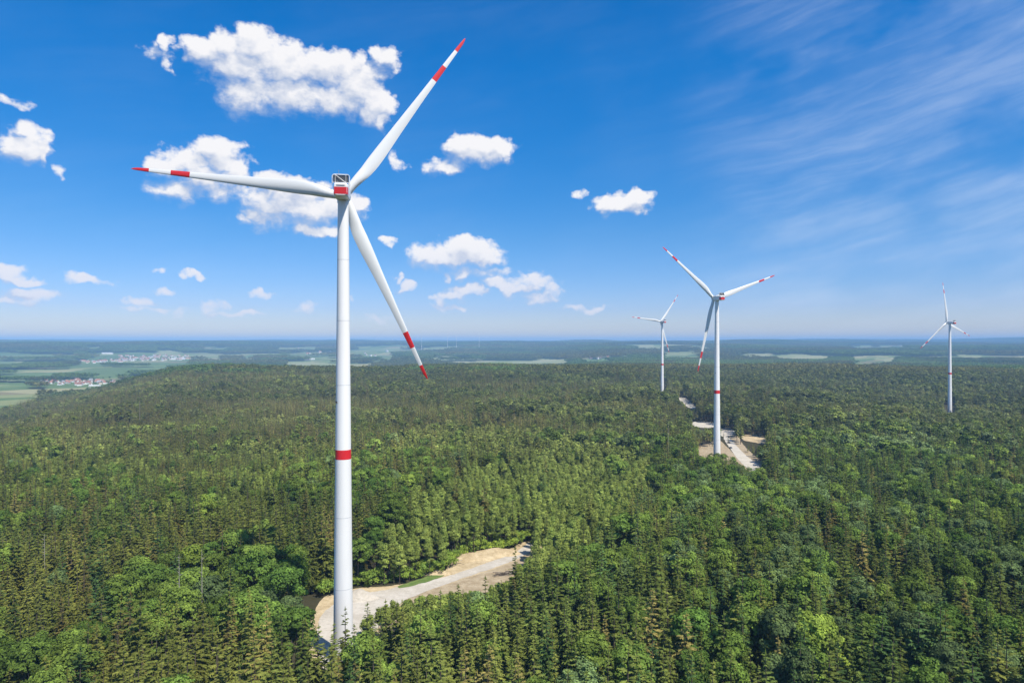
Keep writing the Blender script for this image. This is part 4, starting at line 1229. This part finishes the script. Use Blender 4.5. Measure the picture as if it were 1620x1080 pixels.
# dead pale trees standing out of the canopy
def dead_tree(px, ytop, ybot, Yd, lab, seed, limbs=7):
    x = (px - 810) / F * Yd; zt = CZ - (ytop - 540) / F * Yd; z = float(height(x, Yd)); H = zt - z
    rs = random.Random(seed); root = empty('dead_tree', (x, Yd, z), 0, label=lab, category='dead tree')
    mb = MB(); mb.tube((0, 0, 0), (.1, 0, H * .6), .17, .12, n=7); mb.tube((.1, 0, H * .6), (0, .1, H), .12, .04, n=7)
    obj('trunk', mb.mesh('trunk', [M['palebark']], True, 60), root)
    for k in range(limbs):
        lb = MB(); h = H * rs.uniform(.72, .97); a = rs.uniform(0, 6.28); L_ = rs.uniform(.5, 1.6)
        lb.tube((0, 0, h), (math.cos(a) * L_, math.sin(a) * L_, h + L_ * .3), .07, .02, n=5); obj('limb', lb.mesh('limb', [M['palebark']]), root)
dead_tree(319, 868, 918, 205, 'pale bare dead trunk standing above the broadleaf canopy, the right one of a pair', 1)
dead_tree(283, 876, 925, 202, 'pale dead trunk with thin grey top, left of the taller bare trunk', 2, 14)
dead_tree(70, 844, 862, 235, 'bare forked dead tree near the left margin of the forest', 3)
dead_tree(221, 625, 636, 800, 'tall bare pale trunk far up the left slope of the forest', 4)
dead_tree(1057, 661, 683, 530, 'bare grey trunk left of the white turbine on the far clearing', 5)
# shrubs along the edge of the clearing
sh_meshes = []
for s_ in range(4):
    v_, f_, w_ = crown(3.2, 2.3, .2, 12, 34, .9, .38, 60 + s_)
    sh_meshes.append(mesh_np('foliage', v_, f_, [M['leaf']], vary=w_))
rs_ = random.Random(12)
EDGE = [(505,948),(527,938),(558,929),(575,930),(600,927),(625,925),(645,920),(665,915),(685,912),(705,905),(709,892),(722,884),(742,877),(762,874),(790,871),(812,866),(822,858),(842,852)]
for k in range(len(EDGE) - 1):
    for j in range(5):
        t = (j + rs_.random()) / 5; px = EDGE[k][0] * (1 - t) + EDGE[k + 1][0] * t; py = EDGE[k][1] * (1 - t) + EDGE[k + 1][1] * t
        x, y = flat_hit(px, py, 0); x += rs_.uniform(-1, 1); y += rs_.uniform(1.0, 5.0)
        where = 'left of the tower' if px < 530 else ('right behind the tower' if px < 620 else ('along the grassy verge' if px < 710 else ('above the yellow sand bank' if px < 800 else 'where the road enters the forest')))
        col = rs_.random()
        o = obj('shrub', sh_meshes[rs_.randrange(4)], label='low %s green shrub %s' % ('fresh' if col > .5 else 'dark', where), category='shrub', group='%s green shrubs %s' % ('fresh' if col > .5 else 'dark', where))
        o.location = (x, y, -.15); s0 = rs_.uniform(.6, 1.5); o.scale = (s0, s0, s0 * rs_.uniform(.8, 1.6)); o.rotation_euler = (0, 0, rs_.uniform(0, 6.28))
        o['tint'] = [.07 + .05 * col, .12 + .05 * col, .03, 1.0]
# parked cars on the far pad
def car(x, y, z, rz, body, lab):
    root = empty('parked_car', (x, y, z), rz, label=lab, category='car')
    b = MB(); b.loft([[Vector((xx, yy, zz)) for (yy, zz) in ((-.88, .35), (.88, .35), (.9, h), (-.9, h))] for xx, h in ((-2.2, .8), (-2.1, .95), (-1.2, 1.0), (1.2, .98), (2.1, .85), (2.2, .6))])
    obj('body', b.mesh('body', [body]), root)
    c = MB(); c.add([(-1.7, -.8, .98), (1.0, -.8, .98), (1.0, .8, .98), (-1.7, .8, .98), (-1.3, -.65, 1.5), (.4, -.65, 1.5), (.4, .65, 1.5), (-1.3, .65, 1.5)], [(4, 5, 6, 7), (0, 1, 5, 4), (1, 2, 6, 5), (2, 3, 7, 6), (3, 0, 4, 7)])
    obj('cabin', c.mesh('cabin', [M['pane']]), root)
    for sx in (-1.35, 1.35):
        for sy in (-.82, .82):
            w = MB(); w.tube((sx, sy - .12, .34), (sx, sy + .12, .34), .34, n=14); obj('wheel', w.mesh('wheel', [M['dark']], True, 40), root)
x, y = flat_hit(1153, 701, -9); car(x, y, -8.86, 1.9, M['dark'], 'dark car parked on the road of the far sandy clearing')
x, y = flat_hit(1156, 709, -9); car(x, y, -8.9, 1.6, M['slate'], 'grey car below the dark one on the far sandy clearing')

# trees standing among the houses
vt = []
for (cx_, cy_, wx, wy, n_, wh) in [(118, 606, 60, 5, 44, 'in the near village'), (75, 627, 14, 3, 8, 'in the meadow in front of the near village'), (215, 569, 85, 4, 60, 'in the far town'), (948, 565, 22, 3, 12, 'by the distant hamlet')]:
    for k in range(n_):
        px = cx_ + rv.uniform(-wx, wx); py = cy_ + rv.uniform(-wy, wy)
        X = ground_hit(px, py, 1000)
        if any(math.hypot(X[0] - a, X[1] - b) < 9 for a, b in HOUSE_PTS): continue
        root = empty('village_tree', X, rv.uniform(0, 6.28), label='dark green round tree %s' % wh, category='tree', group='trees %s' % wh)
        s0 = rv.uniform(.45, .85); root.scale = (s0, s0, s0)
        tm_, cm_ = protos['broad', 1][rv.randrange(6)]
        obj('trunk', tm_, root); c_ = obj('crown', cm_, root); c_['tint'] = [.035, .06, .022, 1.0]
